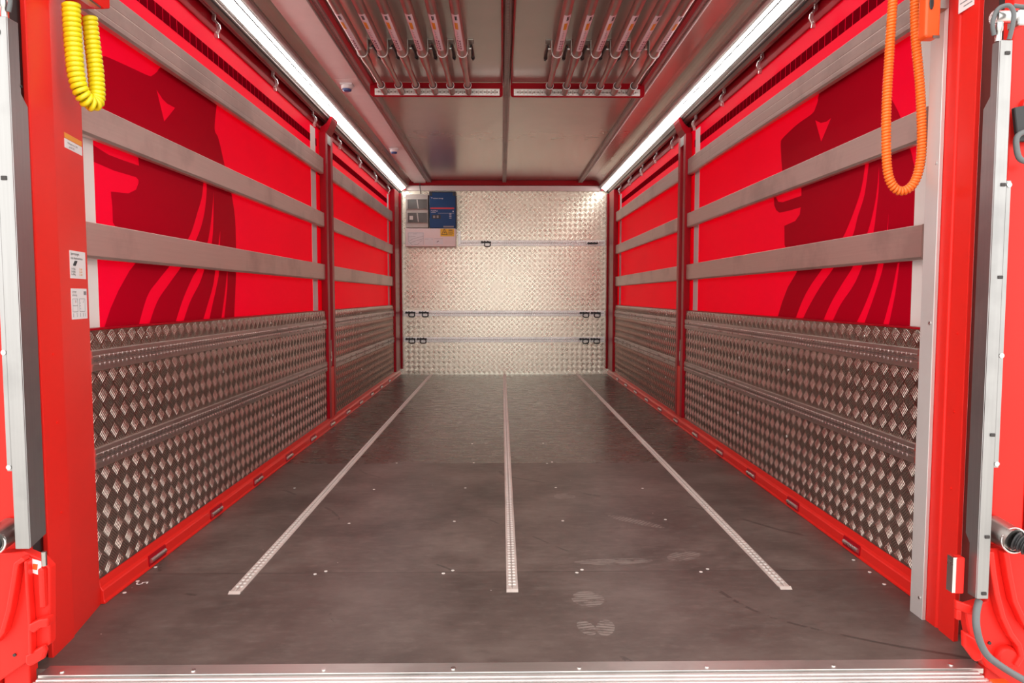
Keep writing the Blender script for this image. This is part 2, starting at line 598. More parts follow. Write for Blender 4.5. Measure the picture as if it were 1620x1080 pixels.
# ------------------------------------------------------------------ lashing track (profile + chain of holes)
def track(mb, p0, along, out, across, length, w, h=0.012, hole=0.0055, pitch=0.0254):
    """airline track: flat base with two lips, a recessed slot and round holes; material 1 = recess"""
    p0, a, o, c = Vector(p0), Vector(along), Vector(out), Vector(across)
    prof = [(-.5, 0), (-.5, .55), (-.47, .7), (-.25, .72), (-.23, .9), (-.16, .9), (-.14, .6), (.14, .6), (.16, .9), (.23, .9), (.25, .72), (.47, .7), (.5, .55), (.5, 0)]
    n = len(prof)
    vs = []
    for d in (0, length):
        for q in prof:
            vs.append(p0 + a * d + c * (q[0] * w) + o * (q[1] * h))
    fs = [(i, (i + 1) % n, n + (i + 1) % n, n + i) for i in range(n)] + [list(range(n)), list(range(2 * n - 1, n - 1, -1))]
    mb.cur = 0
    mb.add(vs, fs, False)
    mb.cur = 1
    z = 0.6 * h + 0.0003
    def quad(d0, d1, c0, c1, lift=0.0):
        q = [(d0, c0), (d1, c0), (d1, c1), (d0, c1)]
        mb.add([p0 + a * x + c * yy + o * (z + lift) for x, yy in q], [(0, 1, 2, 3)], False)
    quad(0.01, length - 0.01, -0.035 * w, 0.035 * w)
    d = pitch
    zt = h + 0.0004
    while d < length - pitch * 0.5:
        vs = [p0 + a * (d + hole * math.cos(k * math.pi / 4)) + c * (hole * math.sin(k * math.pi / 4)) + o * (z + 0.0003) for k in range(8)]
        mb.add(vs, [list(range(8))], False)
        d += pitch
    # bright lands between the holes
    mb.cur = 2
    d = pitch * 1.5
    while d < length - pitch:
        for sgn in (-1, 1):
            b0 = p0 + a * d + c * (sgn * 0.19 * w) + o * (0.88 * h)
            mb.sweep([b0, b0 + o * 0.0022], [pitch * 0.26, pitch * 0.14], 6)
        d += pitch
    mb.cur = 0


# floor rails
for lab, fx, y0 in (('left', -0.872, 2.175), ('middle', 0.0, 2.178), ('right', 0.872, 2.185)):
    t = thing('floor_lashing_rail', (fx, y0, 0), {'left': 'leftmost slim aluminium lashing rail let into the dark floor', 'middle': 'slim aluminium lashing rail down the middle of the dark floor',
                                                  'right': 'rightmost slim aluminium lashing rail let into the dark floor'}[lab], 'lashing rail', 'floor lashing rails')
    m = MB()
    track(m, (fx, y0, -0.001), (0, 1, 0), (0, 0, 1), (1, 0, 0), YB - y0 - 0.004, 0.037, 0.006, 0.0042)
    m.build('rail', ['floorrail', 'recess', 'screwhead'], t)
    m = MB()
    m.prism([(y0 - 0.012, 0.0), (y0, 0.0055), (y0 + 0.004, 0.0055), (y0 + 0.004, 0.0)], 'x', fx - 0.0185, fx + 0.0185)
    m.build('end_piece', 'floorrail', t)

# ------------------------------------------------------------------ the two side curtains with their print
L_HEAD = [(2.287, 1.538), (2.282, 1.597), (2.277, 1.656), (2.287, 1.678), (2.306, 1.689), (2.341, 1.695), (2.459, 1.705), (2.59, 1.716), (2.622, 1.727), (2.656, 1.75), (2.687, 1.776), (2.80, 1.83), (3.0, 1.855), (3.16, 1.835)]
L_BACK = [(3.201, 1.782), (3.169, 1.665), (3.209, 1.631), (3.265, 1.537), (3.312, 1.471), (3.341, 1.42), (3.381, 1.303), (3.386, 1.175), (3.38, 1.056), (3.354, 0.906), (3.334, 0.79)]
L_FRONT = [(2.225, 0.79), (2.252, 0.831), (2.294, 0.893), (2.344, 0.95), (2.417, 1.017), (2.477, 1.057), (2.37, 1.13), (2.325, 1.169), (2.325, 1.218), (2.319, 1.267), (2.427, 1.277), (2.478, 1.297), (2.496, 1.322), (2.497, 1.333), (2.481, 1.34), (2.343, 1.338), (2.225, 1.345), (2.225, 1.397), (2.253, 1.392), (2.314, 1.383), (2.399, 1.382), (2.503, 1.383), (2.498, 1.423), (2.47, 1.46), (2.31, 1.485)]
L_EYE = [(2.648, 1.683), (2.692, 1.662), (2.726, 1.655), (2.793, 1.656), (2.741, 1.614), (2.7, 1.582)]
L_STR = [([(3.039, 1.426), (3.017, 1.35), (2.97, 1.28), (2.885, 1.17), (2.726, 1.057), (2.613, 0.988), (2.529, 0.928), (2.447, 0.80)], [(3.069, 1.431), (3.061, 1.351), (3.022, 1.254), (2.951, 1.166), (2.823, 1.059), (2.698, 0.977), (2.6, 0.908), (2.516, 0.80)]),
         ([(3.138, 1.386), (3.122, 1.312), (3.066, 1.168), (2.97, 1.057), (2.899, 1.003), (2.804, 0.91), (2.72, 0.80)], [(3.139, 1.386), (3.13, 1.266), (3.106, 1.164), (3.03, 1.057), (2.971, 0.986), (2.872, 0.905), (2.785, 0.80)]),
         ([(3.199, 1.22), (3.14, 1.057), (3.105, 0.975), (3.041, 0.89), (2.97, 0.80)], [(3.202, 1.22), (3.18, 1.059), (3.16, 1.0), (3.087, 0.88), (3.04, 0.80)]),
         ([(3.273, 1.055), (3.237, 0.947), (3.175, 0.80)], [(3.274, 1.055), (3.264, 0.962), (3.21, 0.80)])]
R_HEAD = [(3.355, 1.518), (3.374, 1.603), (3.381, 1.656), (3.358, 1.674), (3.199, 1.699), (3.048, 1.708), (3.012, 1.727), (2.993, 1.749), (2.989, 1.765), (2.92, 1.82), (2.72, 1.855), (2.52, 1.83)]
R_BACK = [(2.474, 1.77), (2.488, 1.654), (2.458, 1.633), (2.4, 1.569), (2.361, 1.514), (2.297, 1.395), (2.287, 1.37), (2.272, 1.326), (2.262, 1.2), (2.262, 0.89), (2.285, 0.79)]
R_FRONT = [(3.40, 0.79), (3.386, 0.806), (3.318, 0.904), (3.258, 0.971), (3.159, 1.041), (3.25, 1.11), (3.306, 1.171), (3.314, 1.26), (3.191, 1.27), (3.145, 1.294), (3.136, 1.324), (3.255, 1.324), (3.377, 1.328), (3.418, 1.346), (3.443, 1.371), (3.453, 1.414), (3.426, 1.408), (3.393, 1.382), (3.34, 1.373), (3.133, 1.374), (3.135, 1.406), (3.2, 1.45), (3.34, 1.48)]
R_EYE = [(3.014, 1.673), (2.962, 1.649), (2.911, 1.641), (2.868, 1.646), (2.952, 1.57)]
R_STR = [([(2.587, 1.412), (2.604, 1.343), (2.64, 1.276), (2.747, 1.151), (2.91, 1.043), (3.015, 0.977), (3.099, 0.906), (3.184, 0.80)], [(2.561, 1.409), (2.585, 1.301), (2.629, 1.227), (2.673, 1.149), (2.809, 1.044), (2.921, 0.971), (3.031, 0.883), (3.114, 0.80)]),
         ([(2.493, 1.383), (2.499, 1.312), (2.52, 1.234), (2.564, 1.148), (2.654, 1.043), (2.732, 0.981), (2.828, 0.899), (2.911, 0.80)], [(2.492, 1.383), (2.488, 1.31), (2.501, 1.224), (2.519, 1.148), (2.585, 1.043), (2.646, 0.971), (2.745, 0.896), (2.832, 0.80)]),
         ([(2.421, 1.211), (2.429, 1.148), (2.476, 1.043), (2.505, 0.977), (2.568, 0.886), (2.644, 0.80)], [(2.42, 1.211), (2.421, 1.147), (2.44, 1.043), (2.468, 0.98), (2.515, 0.899), (2.578, 0.80)]),
         ([(2.353, 1.04), (2.388, 0.93), (2.444, 0.80)], [(2.342, 1.043), (2.362, 0.937), (2.405, 0.80)])]
for side, s in SIDES:
    X = s * 1.2935
    t = thing('side_curtain', (X, 5.0, 0.78), 'red %s side tarpaulin printed with a dark red lion head' % side, 'curtain', 'side curtains')
    MB().box(X, X + s * 0.002, 1.95, 8.40, 0.78, 2.10).build('sheet', 'tarp', t)
    a, b, c = (L_HEAD, L_BACK, L_FRONT) if s < 0 else (R_HEAD, R_BACK, R_FRONT)
    loops = [soft(a) + soft(b) + c, L_EYE if s < 0 else R_EYE]
    for p, q in (L_STR if s < 0 else R_STR):
        loops.append(soft(p) + soft(q)[::-1])
    em = flat_with_holes('printed_emblem', loops, X - s * 0.0006, 'print', t)
    em['label'] = 'dark red lion head with bright mane stripes'
    for ya, yb in ((2.372, 4.88), (5.132, 7.9)):
        m = MB()
        y = ya
        while y < yb:
            m.box(X - s * 0.0002, X - s * 0.001, y, y + 0.0525, 1.951, 2.000)
            y += 0.0575
        m.build('printed_square_strip', 'square', t)['label'] = 'row of maroon rectangles along the top'
    bands = ((2.05, 2.225, 1.74), (4.74, 4.86, 2.06), (7.86, 7.96, 2.06)) if s < 0 else ((2.05, 2.265, 1.74), (4.76, 4.87, 2.06), (7.84, 7.95, 2.06))
    for y0, y1, zt in bands:
        MB().box(X - s * 0.0003, X - s * 0.0022, y0, y1, 0.80, zt).build('white_edge_band', 'white', t)['label'] = 'white vertical band'

# ------------------------------------------------------------------ cant rail, curtain track, hooks, led light
HOOKS = {'left': [3.12, 3.90, 4.70, 5.41, 6.18, 6.94, 7.74], 'right': [2.97, 3.57, 4.17, 4.77, 5.36, 5.95, 6.54, 7.14, 7.74]}
for side, s in SIDES:
    # curved cove sheet between the light housing and the roof lining
    xe = 1.0695 if s < 0 else 1.03
    cv = [(s * (1.118 - (1.118 - xe) * (1 - math.cos(a * math.pi / 16)) * 1.0), 2.222 + (ZC - 0.001 - 2.222) * math.sin(a * math.pi / 16)) for a in range(9)]
    tag(MB().prism(cv + [(s * 1.125, ZC - 0.001), (s * 1.125, 2.222)], 'y', 1.95, YB - 0.06).build('trim_5' if s < 0 else 'trim_6', 'ceil'), 'curved grey cove sheet above the %s light strip' % side, kind='structure')
for side, s in SIDES:
    t = thing('cant_rail', (s * 1.30, 5.0, 2.07), 'glossy dark red beam along the top of the %s curtain' % side, 'beam')
    m = MB()
    m.prism([(s * 1.291, 2.074), (s * 1.284, 2.078), (s * 1.2805, 2.10), (s * 1.284, 2.135), (s * 1.288, 2.18), (s * 1.30, 2.288), (s * 1.34, 2.288), (s * 1.34, 2.105), (s * 1.291, 2.105)], 'y', 2.06, YB - 0.01)
    m.build('beam', 'red_shaded', t, 0.004, 2)
    t = thing('curtain_track', (s * 1.25, 5.0, 2.13), 'slim grey aluminium curtain track below the %s light strip' % side, 'track')
    m = MB()
    m.prism([(s * 1.242, 2.132), (s * 1.238, 2.136), (s * 1.222, 2.155), (s * 1.222, 2.16), (s * 1.218, 2.164), (s * 1.209, 2.174), (s * 1.215, 2.20), (s * 1.268, 2.20), (s * 1.268, 2.136), (s * 1.256, 2.136), (s * 1.256, 2.15), (s * 1.25, 2.15), (s * 1.25, 2.132)], 'y', 2.06, YB - 0.06)
    m.build('track_profile', 'roofrail', t)
    m = MB()
    m.prism([(s * 1.229, 2.1445), (s * 1.2265, 2.1415), (s * 1.2215, 2.1475), (s * 1.224, 2.1505)], 'y', 2.07, YB - 0.07)
    m.build('slot', 'dark', t)
    hk = HOOKS[side]
    for i, hy in enumerate(hk):
        lab = 'bent zinc curtain hook on the %s track, %s from the rear opening' % (side, ORD[i])
        if i == 0:
            h0 = thing('curtain_hook', (s * 1.262, hy, 2.135), lab, 'hook', '%s curtain hooks' % side)
            m = MB()
            # flat S-bent strap
            pr = [(0.000, 0.004), (0.004, -0.022), (-0.014, -0.042), (-0.018, -0.062), (-0.006, -0.084), (-0.008, -0.100)]
            hw = 0.017
            left = [(s * (1.262 + a - hw / 2), 2.135 + b) for a, b in pr]
            right = [(s * (1.262 + a + hw / 2), 2.135 + b) for a, b in pr[::-1]]
            m.prism(left + right, 'y', hy - 0.004, hy + 0.004)
            m.build('strap', 'zinc', h0, 0.0015)
            for rz, dx in ((2.093, -0.014), (2.056, -0.007)):
                MB().sweep([(s * (1.262 + dx), hy - 0.0045, rz), (s * (1.262 + dx), hy - 0.008, rz)], [0.006, 0.004], 10).build('rivet', 'zinc', h0)
        else:
            clone(h0, (s * 1.262, hy, 2.135), lab)
    t = thing('led_strip_light', (s * 1.18, 5.0, 2.165), 'long glowing white light strip along the top of the %s side' % side, 'light')
    y0, y1 = 1.95, YB - 0.06
    A, B = ((1.206, 2.165), (1.150, 2.200)) if s < 0 else ((1.193, 2.165), (1.137, 2.200))
    def P(f, d=0.0):   # along face from lower outer A to upper inner B, d = outward normal offset (down/in)
        nx, nz = -0.53, -0.85
        return (s * (A[0] + (B[0] - A[0]) * f + nx * d), A[1] + (B[1] - A[1]) * f + nz * d)
    m = MB()
    m.prism([P(-0.04), P(1.03), (s * (B[0] - 0.024), B[1] + 0.006), (s * (B[0] - 0.026), B[1] + 0.02), (s * (B[0] + 0.02), B[1] + 0.035), (s * (A[0] + 0.002), A[1] + 0.03)], 'y', y0, y1)
    m.build('housing', 'roofrail', t, 0.0015)
    m = MB().prism([P(0.0), P(0.0, 0.004), P(0.60, 0.004), P(0.60)], 'y', y0 + 0.005, y1 - 0.005)
    m.build('diffuser', 'led', t)
    m = MB().prism([P(0.70), P(0.70, 0.004), P(0.92, 0.004), P(0.92)], 'y', y0 + 0.005, y1 - 0.005)
    m.build('diffuser', 'led', t)
    MB().prism([P(0.602), P(0.602, 0.0046), P(0.698, 0.0046), P(0.698)], 'y', y0 + 0.005, y1 - 0.005).build('divider', 'dark', t)['label'] = 'thin dark dividing line'
    m = MB().box(s * A[0], s * B[0], y1, y1 + 0.02, 2.17, 2.21)
    m.build('end_cap', 'red_shaded', t, 0.002)

# ------------------------------------------------------------------ aluminium side boards
def board(s, y0, y1, z0, z1, label, ribs, group):
    xi, xo = s * 1.250, s * 1.276
    t = thing('side_board', ((xi + xo) / 2, (y0 + y1) / 2, z0), label, 'board', group)
    pf = [(xi + s * 0.006, z0 - 0.004), (xi, z0 + 0.004)]
    for r in ribs:
        zz = z0 + (z1 - z0) * r
        pf += [(xi, zz - 0.0025), (xi + s * 0.0005, zz - 0.001), (xi + s * 0.0005, zz + 0.001), (xi, zz + 0.0025)]
    pf += [(xi, z1 - 0.002), (xi + s * 0.002, z1), (xo, z1), (xo, z0 - 0.004)]
    MB().prism(pf, 'y', y0, y1).build('board_profile', 'board', t)
    m = MB()
    for yy in (y0 + 0.004, y1 - 0.004):
        m.box(min(xi + s * .003, xo - s * .002), max(xi + s * .003, xo - s * .002), yy - 0.0055, yy + 0.0055, z0 + 0.002, z1 - 0.002)
    m.build('end_cap', 'steel', t)
    return t
LEVEL = [(1.768, 1.872, (0.20, 0.62), 'top'), (1.408, 1.502, (), 'middle'), (1.047, 1.150, (), 'lowest')]
for side, s in SIDES:
    ny = 2.10 if s < 0 else 2.15
    for z0, z1, ribs, lv in LEVEL:
        board(s, ny, 4.903, z0, z1, '%s aluminium board across the %s curtain, in the long bay nearest the opening' % (lv, side), ribs, 'aluminium side boards')
        board(s, 5.127, 7.965, z0, z1, '%s aluminium board across the %s curtain, in the bay beside the end wall' % (lv, side), ribs, 'aluminium side boards')

# ------------------------------------------------------------------ tread plate side panels
for side, s in SIDES:
    for bay, y0, y1 in (('near', 2.09 if s < 0 else 2.13, 4.905), ('far', 5.125, 7.96)):
        t = thing('tread_plate_panel', (s * 1.26, (y0 + y1) / 2, 0.07), ('%s lower tread plate panel with two rails, ' % side) + ('nearest the rear opening' if bay == 'near' else 'between red post and end wall'), 'side panel', 'tread plate side panels')
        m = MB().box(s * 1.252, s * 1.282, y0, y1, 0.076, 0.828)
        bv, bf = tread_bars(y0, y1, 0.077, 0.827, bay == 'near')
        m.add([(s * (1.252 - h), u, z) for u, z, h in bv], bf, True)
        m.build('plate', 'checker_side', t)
        MB().box(s * 1.256, s * 1.286, y0, y1, 0.8285, 0.8345).build('top_edge', 'red_shaded', t)['label'] = 'thin red top edge'
        for zc in (0.738, 0.444):
            m = MB()
            track(m, (s * 1.252, y0 + 0.006, zc), (0, 1, 0), (-s, 0, 0), (0, 0, 1), y1 - y0 - 0.012, 0.062, 0.011, 0.0055)
            m.build('lashing_rail', ['alu_y', 'slot', 'zinc'], t)
        for k in range(2 if bay == 'far' else 4):
            yy = y0 + 0.35 + k * 0.65
            for zz in (0.79, 0.60, 0.30):
                MB().disc((s * 1.2515, yy, zz), 'x', 0.006, 0.004, 8).build('rivet', 'zinc', t)

# ------------------------------------------------------------------ red floor sills and their lashing bars
for side, s in SIDES:
    t = thing('floor_sill', (s * 1.24, 5.2, 0), 'red steel sill where the %s wall meets the floor' % side, 'sill')
    m = MB()
    m.prism([(s * 1.298, 0.0), (s * 1.2345, 0.0), (s * 1.235, 0.006), (s * 1.238, 0.012), (s * 1.2395, 0.040), (s * 1.2425, 0.044), (s * 1.247, 0.052), (s * 1.2505, 0.074), (s * 1.298, 0.074)], 'y', 2.099 if s < 0 else 2.06, YB)
    m.build('sill_profile', 'red', t, 0.0015)
    ys = [2.43 + 0.511 * i for i in range(11)] if s < 0 else [2.49 + 0.5165 * i for i in range(11)]
    for i, yy in enumerate(ys):
        lab = 'small silver lashing bar on the %s floor sill, %s from the rear opening' % (side, ORD[i])
        loc = (s * 1.2345, yy, 0.026)
        if i == 0:
            h0 = thing('lashing_bar', loc, lab, 'lashing point', '%s sill lashing bars' % side)
            MB().sweep([(loc[0], yy - 0.052, 0.026), (loc[0], yy + 0.052, 0.026)], 0.0075, 12).build('bar', 'zinc', h0)
            MB().prism([(s * 1.2385, 0.006), (s * 1.2345, 0.010), (s * 1.2365, 0.042), (s * 1.239, 0.046)], 'y', yy - 0.06, yy + 0.06).build('recess', 'red_shaded', h0)
        else:
            clone(h0, loc, lab)

# ------------------------------------------------------------------ red posts
for side, s in SIDES:
    t = thing('stanchion_post', (s * 1.27, 5.02, 0.0), 'perforated red steel post in the middle of the %s side' % side, 'post', 'middle posts')
    ya, yb = 4.91, 5.12
    m = MB()
    m.prism([(s * 1.279, ya), (s * 1.240, ya), (s * 1.236, ya + 0.006), (s * 1.236, ya + 0.062), (s * 1.262, ya + 0.066), (s * 1.262, yb - 0.066), (s * 1.236, yb - 0.062), (s * 1.236, yb - 0.006), (s * 1.240, yb), (s * 1.279, yb)], 'z', 0.0745, 2.05)
    m.build('channel', 'red_shaded', t, 0.002)
    m = MB()
    z = 0.66
    while z < 1.98:
        if not (1.03 < z < 1.16 or 1.39 < z < 1.52 or 1.75 < z < 1.88):
            m.disc((s * 1.2615, ya + 0.105, z), 'x', 0.0055, 0.002, 8)
        z += 0.032
    m.build('perforation', 'zinc', t)['label'] = 'column of small pale holes'
    m = MB()
    m.box(min(s * 1.2615, s * 1.238), max(s * 1.2615, s * 1.238), ya + 0.008, yb - 0.008, 0.076, 0.43)
    m.build('foot_plate', 'red', t, 0.003)
    m = MB()
    m.box(min(s * 1.2615, s * 1.246), max(s * 1.2615, s * 1.246), ya + 0.075, yb - 0.075, 0.432, 0.62)
    m.build('latch', 'steel', t, 0.003)
    MB().box(min(s * 1.246, s * 1.238), max(s * 1.246, s * 1.238), ya + 0.085, ya + 0.105, 0.47, 0.54).build('latch_handle', 'zinc', t, 0.002)
    # bent gusset from post head to curtain track
    m = MB()
    m.prism([(s * 1.279, 2.052), (s * 1.240, 2.052), (s * 1.218, 2.085), (s * 1.196, 2.14), (s * 1.190, 2.162), (s * 1.208, 2.164), (s * 1.236, 2.118), (s * 1.262, 2.098), (s * 1.279, 2.096)], 'y', ya + 0.03, yb - 0.03)
    m.build('head_gusset', 'red_shaded', t, 0.003)
    MB().box(min(s * 1.2385, s * 1.2355), max(s * 1.2385, s * 1.2355), ya + 0.06, yb - 0.06, 1.985, 2.045).build('head_plate', 'steel', t)
    for k, (z0, z1, _, lv) in enumerate(LEVEL):
        m = MB()
        m.box(min(s * 1.2795, s * 1.288), max(s * 1.2795, s * 1.288), ya - 0.03, yb + 0.03, z0 - 0.008, z1 + 0.004)
        m.build('board_pocket', 'red_shaded', t)
    t = thing('corner_post', (s * 1.26, 8.2, 0.0), 'red steel corner post where the %s side meets the end wall' % side, 'post', 'front corner posts')
    m = MB().prism([(s * 1.279, 7.97), (s * 1.232, 7.97), (s * 1.226, 7.98), (s * 1.220, 8.29), (s * 1.279, 8.29)], 'z', 0.0745, 2.128)
    m.build('post', 'red_shaded', t, 0.004, 2)
    m = MB().box(min(s * 1.2245, s * 1.279), max(s * 1.2245, s * 1.279), 8.291, 8.314, 0.0745, 2.128)
    m.build('seal', 'black', t)['label'] = 'black gap seal'
    m = MB().box(min(s * 1.202, s * 1.279), max(s * 1.202, s * 1.279), 8.315, YB - 0.001, 0.0745, 2.128)
    m.build('inner_post', 'red_shaded', t, 0.004, 2)
    for z in (0.43, 0.9, 1.42, 1.95):
        MB().disc((s * 1.2235, 8.13, z), 'x', 0.006, 0.006, 8).build('bolt', 'steel', t)

# ------------------------------------------------------------------ roof profiles, duct, red frame, load bars
def roof_profile(x0, x1, label):
    t = thing('roof_profile', ((x0 + x1) / 2, 5.2, 2.26), label, 'roof profile', 'perforated roof profiles')
    w = x1 - x0
    m = MB()
    m.prism([(x0, ZC - 0.001), (x0, 2.262), (x0 + 0.2 * w, 2.258), (x0 + 0.36 * w, 2.258), (x0 + 0.38 * w, 2.262), (x0 + 0.62 * w, 2.262), (x0 + 0.64 * w, 2.258), (x0 + 0.8 * w, 2.258), (x1, 2.262), (x1, ZC - 0.001)], 'y', 1.95, YB - 0.05)
    m.build('profile', 'roofrail', t, 0.001)
    m = MB()
    y = 2.5
    while y < 8.2:
        for f in (0.44, 0.56):
            m.sweep([(x0 + f * w, y, 2.2625), (x0 + f * w, y, 2.2612)], 0.0026, 6)
        y += 0.036
    m.build('perforation', 'grey', t)['label'] = 'two rows of pale dots'
    return t
roof_profile(-0.905, -0.853, 'perforated roof profile running along the left edge of the load bars, beside the pale duct')
roof_profile(-0.023, 0.023, 'perforated roof profile down the middle of the ceiling')
roof_profile(0.866, 0.918, 'perforated roof profile running along the right edge of the load bars')
t = thing('cable_duct', (-0.99, 5.2, 2.26), 'wide pale pink cable duct under the left side of the roof', 'duct')
MB().box(-1.068, -0.906, 1.95, 8.25, 2.252, ZC - 0.0005).build('cover', 'duct', t, 0.002)
MB().prism([(8.25, 2.289), (8.25, 2.253), (8.335, 2.249), (8.345, 2.289)], 'x', -1.055, -0.915).build('end_piece', 'alu_x', t, 0.002)
for lab, sy, off in (('blue-lensed white sensor under the left cable duct, nearest the opening', 4.50, 0), ('white sensor under the left cable duct, farther towards the end wall', 6.42, 0)):
    t = thing('ceiling_sensor', (-1.0, sy, 2.252), lab, 'sensor', 'duct sensors')
    MB().box(-1.062, -0.912, sy - 0.10, sy + 0.09, 2.2495, 2.2515).build('base_plate', 'duct', t, 0.0006)
    MB().box(-1.035, -0.955, sy - 0.035, sy + 0.035, 2.239, 2.2494).build('mount', 'paper', t, 0.003)
    MB().sweep([(-0.995, sy, 2.2388), (-0.995, sy, 2.222), (-0.995, sy, 2.218)], [0.036, 0.036, 0.032], 20).build('housing', 'paper', t)
    MB().sweep([(-0.995, sy, 2.2178), (-0.995, sy, 2.207), (-0.995, sy, 2.203)], [0.027, 0.027, 0.016], 16).build('lens', 'bluelens', t)['label'] = 'dark blue lens'

BZ = 2.200
for lab, x0, x1 in (('left', -0.852, -0.0245), ('right', 0.0245, 0.865)):
    t = thing('load_bar_beam', ((x0 + x1) / 2, 4.5, 2.2), 'red cross beam with bright lashing rail holding the six load bars under the %s roof half' % lab, 'beam', 'load bar beams')
    m = MB()
    m.prism([(x0, 2.2615), (x0, 2.19), (x0 + 0.005, 2.179), (x0 + 0.016, 2.174), (x1 - 0.016, 2.174), (x1 - 0.005, 2.179), (x1, 2.19), (x1, 2.2615)], 'y', 4.500, 4.512)
    m.build('cross_beam', 'red_shaded', t, 0.002)
    MB().box(x0 + 0.001, x1 - 0.001, 1.98, 4.498, 2.264, ZC - 0.0005).build('backing_sheet', 'ceil', ceil)
    for xa, xb in (((x0, x0 + 0.026), (x1 - 0.009, x1)) if lab == 'left' else ((x0, x0 + 0.009), (x1 - 0.026, x1))):
        MB().box(xa, xb, 1.98, 4.498, 2.246, 2.2635).build('side_strip', 'red_shaded', ceil, 0.002)
    xa, xb = (x0 + 0.03, x1 - 0.02) if lab == 'left' else (x0 + 0.02, x1 - 0.03)
    m = MB()
    track(m, (xa, 4.5, 2.202), (1, 0, 0), (0, -1, 0), (0, 0, 1), xb - xa, 0.042, 0.010, 0.006)
    m.build('lashing_rail', ['alu_bright', 'slot', 'zinc'], t)['label'] = 'bright aluminium lashing rail'


def arc_patch(mb, cx, cz, r, y0, y1, a0, a1, n=6):
    vs = []
    for i in range(n + 1):
        a = math.radians(a0 + (a1 - a0) * i / n)
        for y in (y0, y1):
            vs.append((cx + r * math.sin(a), y, cz - r * math.cos(a)))
    mb.add(vs, [(2 * i, 2 * i + 1, 2 * i + 3, 2 * i + 2) for i in range(n)], True)


def load_bar(cx, label, group, tw):
    """tw: which way the label is turned"""
    t = thing('load_bar', (cx, 3.5, BZ), label, 'load bar', group)
    m = MB()
    m.sweep([(cx, 2.35, BZ), (cx, 3.85, BZ), (cx, 3.86, BZ), (cx, 3.89, BZ), (cx, 3.97, BZ), (cx, 4.02, BZ)], [0.0235, 0.0235, 0.0235, 0.023, 0.019, 0.0165], 20)
    m.build('outer_tube', 'barmetal', t)
    MB().sweep([(cx, 4.01, BZ), (cx, 4.345, BZ)], 0.0155, 18).build('inner_tube', 'barmetal', t)
    MB().sweep([(cx, 2.30, BZ), (cx, 2.349, BZ)], [0.012, 0.018], 16).build('end_pin', 'zinc', t)
    m = MB()
    R = 0.0239
    arc_patch(m, cx, BZ, R, 3.22, 3.68, -44 + tw, 44 + tw)
    lb = m.build('adhesive_label', 'pinklabel', t)
    lb['label'] = 'pale label with an orange bar'
    m = MB()
    arc_patch(m, cx, BZ, R + 0.0005, 3.31, 3.39, -20 + tw, 16 + tw, 4)
    m.build('orange_mark', 'orangeink', lb)
    m = MB()
    rnd = random.Random(3)
    arc_patch(m, cx, BZ, R + 0.0005, 3.235, 3.28, -6 + tw, 8 + tw, 2)
    arc_patch(m, cx, BZ, R + 0.0005, 3.235, 3.28, 11 + tw, 19 + tw, 2)
    for k in range(5):
        y = 3.41 + k * 0.022
        arc_patch(m, cx, BZ, R + 0.0005, y, y + 0.004, -14 + tw, -6 + rnd.random() * 20 + tw, 2)
    m.cur = 1
    for k in range(4):
        y = 3.53 + k * 0.033
        arc_patch(m, cx, BZ, R + 0.0005, y, y + 0.02, -22 + tw, -8 + tw, 2)
        arc_patch(m, cx, BZ, R + 0.0005, y + 0.004, y + 0.026, 2 + tw, 18 + tw, 2)
    m.build('print', ['ink', 'inkviolet'], lb)
    return t


def bar_holder(cx, inner, label, group):
    """ring clip with bracket and rubber strap on the roof"""
    t = thing('ring_clip', (cx, 3.77, 2.2), label, 'clip', group)
    m = MB()
    m.ring((cx, 3.77, BZ), 'y', 0.0262, 0.0026, math.radians(-190), math.radians(10), 24, 8)
    m.build('ring', 'paper', t)['label'] = 'pale half ring'
    m = MB()
    bx = cx + inner * 0.030
    m.box(bx - 0.003, bx + 0.003, 3.755, 3.805, 2.198, 2.2635)
    m.box(min(bx, bx + inner * 0.03), max(bx, bx + inner * 0.03), 3.755, 3.82, 2.258, 2.2635)
    m.build('bracket', 'steel', t, 0.001)
    MB().disc((bx + inner * 0.010, 3.795, 2.228), 'x', 0.005, 0.012, 8).build('screw', 'zinc', t)
    m = MB().sweep([(bx + inner * 0.012, 3.83, 2.252), (bx + inner * 0.016, 3.92, 2.255), (bx + inner * 0.016, 4.015, 2.255)], [0.006, 0.006, 0.009], 8)
    m.sweep([(bx + inner * 0.016, 4.005, 2.2535), (bx + inner * 0.016, 4.025, 2.2535), (bx + inner * 0.016, 4.045, 2.2535)], [0.010, 0.0103, 0.006], 12)
    m.build('rubber_strap', 'black', t)
    return t


